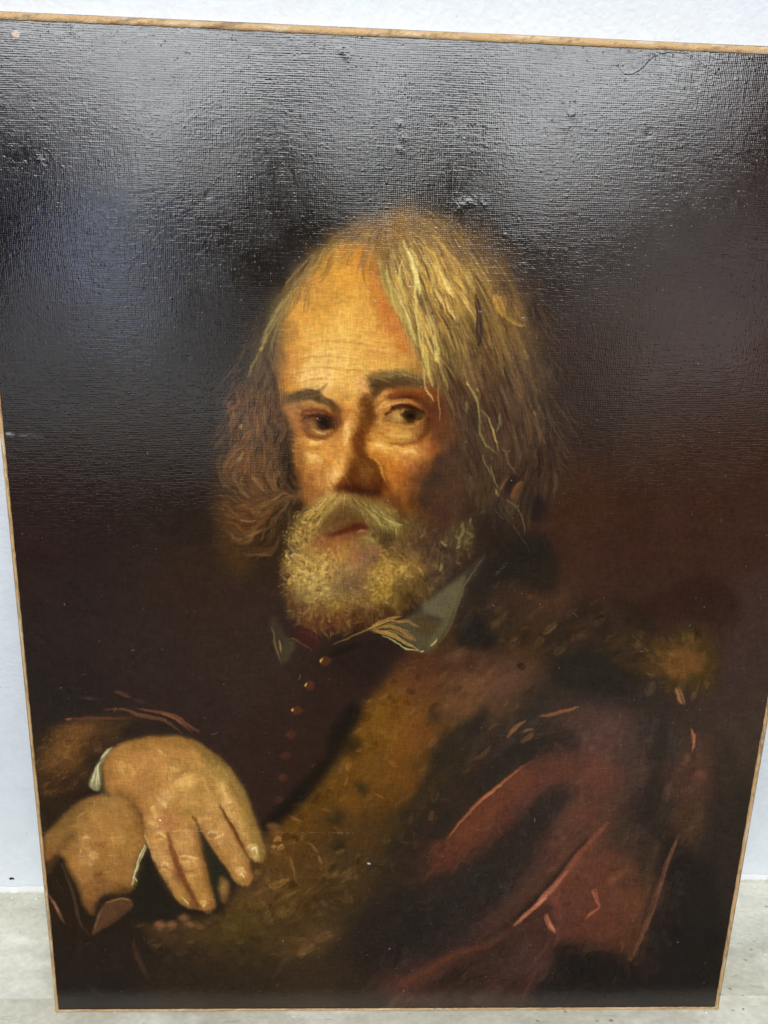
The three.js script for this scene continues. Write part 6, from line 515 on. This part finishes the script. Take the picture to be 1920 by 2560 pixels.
// ---------------------------------------------------------------- the picture
const PW = 0.58, PH = 0.7594, LEAN = 0.14486, DEEP = 0.018;
{
  const { col, hgt } = paintPicture();
  const picture = new THREE.Group(); picture.position.set(0, 0.0006, 0); picture.rotation.x = -LEAN; scene.add(picture); picture.name = 'oil_painting';
  tag(picture, 'unframed dark oil portrait of a bearded old man leaning against the white wall', 'painting');
  const map = new THREE.CanvasTexture(col); map.colorSpace = THREE.SRGBColorSpace;
  // relief of the canvas: weave with slubs, brush relief, a few lumps and dents in the old varnish
  const BW = 1564, BH = 2048, hp = hgt.getContext('2d').getImageData(0, 0, TW, TH).data, lumps = [[237.7, 14.8, 3.75, 3], [233.9, 13.3, 3.75, 2.5], [271.7, 53.5, 3.75, 2.5], [273.6, 61.7, 4.5, 3], [272.3, 68.9, 3.75, 2.5], [382.4, 43.5, 4.5, 2.2], [380.0, 51.4, 3.0, 3], [313.0, 100.6, 5.25, 3.5], [319.6, 98.6, 6.75, 3], [328.9, 99.0, 3.75, 3], [42.7, 83.1, 3.75, 3], [43.9, 84.9, 2.25, -3], [32.7, 12.6, 3.0, 3], [67.5, 8.3, 3.0, 2], [148.2, 100.9, 3.0, -2.5], [131.7, 205.3, 3.0, -3], [433.8, 53.4, 3.0, -2.5], [497.6, 94.2, 3.0, 2.5], [344.3, 118.4, 1.5, 4], [356.2, 137.4, 1.5, 4], [358.3, 136.8, 1.5, 3], [359.7, 172.7, 2.25, 4], [330.5, 169.1, 1.875, 4], [313.5, 194.5, 3.0, 3], [282.9, 154.1, 5.25, 3.5], [289.2, 164.3, 3.75, 3]];
  const px = PW / BW, weave = new Float32Array(BW * BH);
  for (let j = 0; j < BH; j++) for (let i = 0; i < BW; i++) {
    const X = i * px * 1000, Y = j * px * 1000;                           // millimetres from the top left
    const wx = X + fbm(X / 60, Y / 60, 2) * 3 + (vnoise(X / 2.1, Y / 40) - .5) * .5, wy = Y + fbm(X / 70 + 9, Y / 50, 2) * 4 + (vnoise(X / 40, Y / 2.1) - .5) * .5;
    const P1 = 1.22, a = Math.cos(wx * 6.2832 / P1), b = Math.cos(wy * 6.2832 / P1);
    const slubH = fbm(X / 6.5, Y / .8 + 50, 3), slubV = fbm(X / .8 + 90, Y / 7, 3);      // thick places along a thread
    let h = a * .26 * (.4 + slubV) + b * .34 * (.4 + slubH) + (slubH - .5) * 1.1 + (slubV - .5) * .55 + (fbm(X / 1.3, Y / 1.1, 2) - .5) * .8 + (fbm(X / 5, Y / 4, 2) - .5) * .5; { const ci = Math.floor(X / 2.6), cj = Math.floor(Y / 2.2), r1 = hash2(ci + 900, cj); if (r1 < .09) { const dx = X - (ci + .3 + hash2(ci, cj + 77) * .4) * 2.6, dy = Y - (cj + .3 + hash2(ci + 33, cj) * .4) * 2.2, rad = .25 + r1 * 4; h += 1.6 * Math.exp(-(dx * dx + dy * dy) / (rad * rad)); } }
    const o = (Math.min(TH - 1, j * TH / BH | 0) * TW + Math.min(TW - 1, i * TW / BW | 0)) * 4; h += (hp[o] - 100) / 155 * .9;
    for (const [lx, ly, r, k] of lumps) { const d = ((X - lx) ** 2 + (Y - ly) ** 2) / (r * r); if (d < 4) h += 1.15 * k * Math.exp(-d * 1.6) * (fbm(X / 2.4 + lx, Y / 2.4, 3) * 2 - .2); }
    weave[(BH - 1 - j) * BW + i] = h;
  }
  const bump = new THREE.DataTexture(weave, BW, BH, THREE.RedFormat, THREE.FloatType); bump.magFilter = bump.minFilter = THREE.LinearFilter; bump.needsUpdate = true;
  const rough = floatTexture(780, 1024, (i, j) => { const X = i * .7435, Y = (1023 - j) * .7416; return .13 + (vnoise(X / 1.6, Y / 1.6) - .5) * .05 + (fbm(X / 30, Y / 30, 4) - .5) * .16 + .2 * smooth(728, 748, Y); });
  const rgba = new Uint8Array(780 * 1024 * 4), rd = rough.image.data; for (let i = 0; i < rd.length; i++) { rgba[i * 4] = rgba[i * 4 + 1] = rgba[i * 4 + 2] = clamp(rd[i]) * 255; rgba[i * 4 + 3] = 255; }
  const roughT = new THREE.DataTexture(rgba, 780, 1024); roughT.magFilter = roughT.minFilter = THREE.LinearFilter; roughT.needsUpdate = true;
  const g = new THREE.PlaneGeometry(PW - .0006, PH - .0006, 48, 64); g.translate(0, PH / 2, 0);
  { const p = g.attributes.position; for (let i = 0; i < p.count; i++) { const X = p.getX(i), Y = p.getY(i), e = Math.min(X + PW / 2, PW / 2 - X, Y, PH - Y); p.setZ(i, (fbm(X * 9 + 3, Y * 9, 3) - .5) * .0016 * smooth(0, .05, e)); } g.computeVertexNormals(); }
  add(new THREE.Mesh(g, new THREE.MeshPhysicalMaterial({ map, bumpMap: bump, bumpScale: .000045, roughness: 1, roughnessMap: roughT, ior: 1.5, specularIntensity: 0.95 })), 'canvas', picture);
  // stretcher bars behind the canvas
  const wood = new THREE.MeshStandardMaterial({ color: new THREE.Color(.32, .2, .1), roughness: .7 });
  const bar = (w, h, x, y) => { const b = add(new THREE.Mesh(new THREE.BoxGeometry(w, h, DEEP - .003), wood), 'stretcher_bar', picture); b.position.set(x, y, -.0015 - (DEEP - .003) / 2 - .0006); };
  bar(PW - .004, .05, 0, .027); bar(PW - .004, .05, 0, PH - .027); bar(.05, PH - .106, -PW / 2 + .027, PH / 2); bar(.05, PH - .106, PW / 2 - .027, PH / 2);
  // brown paper tape folded over the four edges, its inner border cut by hand
  const tapeMat = new THREE.MeshStandardMaterial({ vertexColors: true, roughness: .34, bumpMap: floatTexture(256, 64, (i, j) => fbm(i / 5, j / 5, 4)), bumpScale: .0006 });
  const tape = (len, front, sd, place) => {
    const N = 220, V = [], C = [], UV = [], I = [], prof = 7;
    for (let i = 0; i <= N; i++) {
      const t = i / N, s = (t - .5) * len, w = front * (.9 + .2 * fbm(t * 7 + sd, sd, 3)) + (fbm(t * 150, sd + 4, 2) - .5) * .0006, o = (fbm(t * 5 + sd * 3, 2, 2) - .5) * .0009, lift = .0007 + .0005 * fbm(t * 40, sd + 9, 3);
      // across the tape: inner border, crown, rounded corner, side, back
      const q = [[w, .0002], [w * .93, lift], [w * .55, lift * 1.25], [w * .2, lift], [-.0002 - o, -.0004], [-.0009 - o, -.003], [-.0009 - o, -DEEP]];
      q.forEach(([a, z], k) => { V.push(s, a, z); UV.push(t * len * 40, k / 6); const m = fbm(t * 60 + k * 3.1, sd + k, 4), d = smooth(.62, .72, fbm(t * 45 + 7, sd + k * .7, 3)), cc = mixc(mixc([.5, .29, .12], [.72, .47, .22], m), [.82, .68, .46], d * .55); if (fbm(t * 90 + k, sd + 31, 2) > .68) for (let e = 0; e < 3; e++) cc[e] *= .55; C.push(...(k === 0 ? mixc(cc, [.3, .2, .1], .3) : cc)); });
      if (i) for (let k = 0; k < prof - 1; k++) { const p = (i - 1) * prof + k, r = i * prof + k; I.push(p, p + 1, r, r, p + 1, r + 1); }
    }
    const e = new THREE.BufferGeometry(); e.setAttribute('position', new THREE.Float32BufferAttribute(V, 3)); e.setAttribute('color', new THREE.Float32BufferAttribute(C, 3)); e.setAttribute('uv', new THREE.Float32BufferAttribute(UV, 2)); e.setIndex(I); e.computeVertexNormals();
    const m = add(new THREE.Mesh(e, tapeMat), 'edge_tape', picture); m.material.side = THREE.DoubleSide; place(m); return m;
  };
  tape(PW, .0019, 1.3, (m) => m.position.set(0, .0005, 0));
  tape(PW, .0046, 5.7, (m) => { m.rotation.z = Math.PI; m.position.set(0, PH - .0005, 0); });
  tape(PH, .0026, 9.1, (m) => { m.rotation.z = -Math.PI / 2; m.position.set(-PW / 2 + .0005, PH / 2, 0); });
  tape(PH, .0034, 13.9, (m) => { m.rotation.z = Math.PI / 2; m.position.set(PW / 2 - .0005, PH / 2, 0); });
}

// ---------------------------------------------------------------- crumbs of plaster on the floor
{
  const mat = new THREE.MeshStandardMaterial({ color: new THREE.Color(.86, .86, .84), roughness: .8 });
  const crumb = (sx, sy, sz) => { const p = []; for (let i = 0; i < 14; i++) { const u = rr(-1, 1), a = rr(0, 6.283), r = Math.sqrt(1 - u * u); p.push(new THREE.Vector3(Math.cos(a) * r * sx, u * sy, Math.sin(a) * r * sz)); } const g = new ConvexGeometry(p); g.computeBoundingBox(); g.translate(0, -g.boundingBox.min.y, 0); return g; };
  const shapes = [crumb(.0017, .0011, .0014), crumb(.0014, .0008, .0012), crumb(.0012, .0006, .0008)];
  [[-0.3507, -0.1111, 0, 1, 'largest white plaster crumb on the floor, beside the left edge of the picture'], [-0.3513, -0.0743, 0, .85, 'white plaster crumb on the floor by the left border of the photo, nearer the viewer'], [-0.375, -0.1129, 1, .7, 'small white plaster crumb on the floor below the hole in the wall'], [0.2771, 0.0030, 2, 1.1, 'white plaster crumb against the lower right corner of the picture'], [0.3473, -0.0905, 2, .7, 'tiny white crumb on the floor right of the picture, near the wall']].forEach(([x, z, k, s, label], i) => { const m = add(new THREE.Mesh(shapes[k], mat), i ? 'plaster_crumb_' + String(i).padStart(3, '0') : 'plaster_crumb'); m.position.set(x, .0002, z); m.scale.setScalar(s); m.rotation.y = i * 1.7; tag(m, label, 'plaster crumb', 'white plaster crumbs on the floor'); });
}

renderer.render(scene, camera);
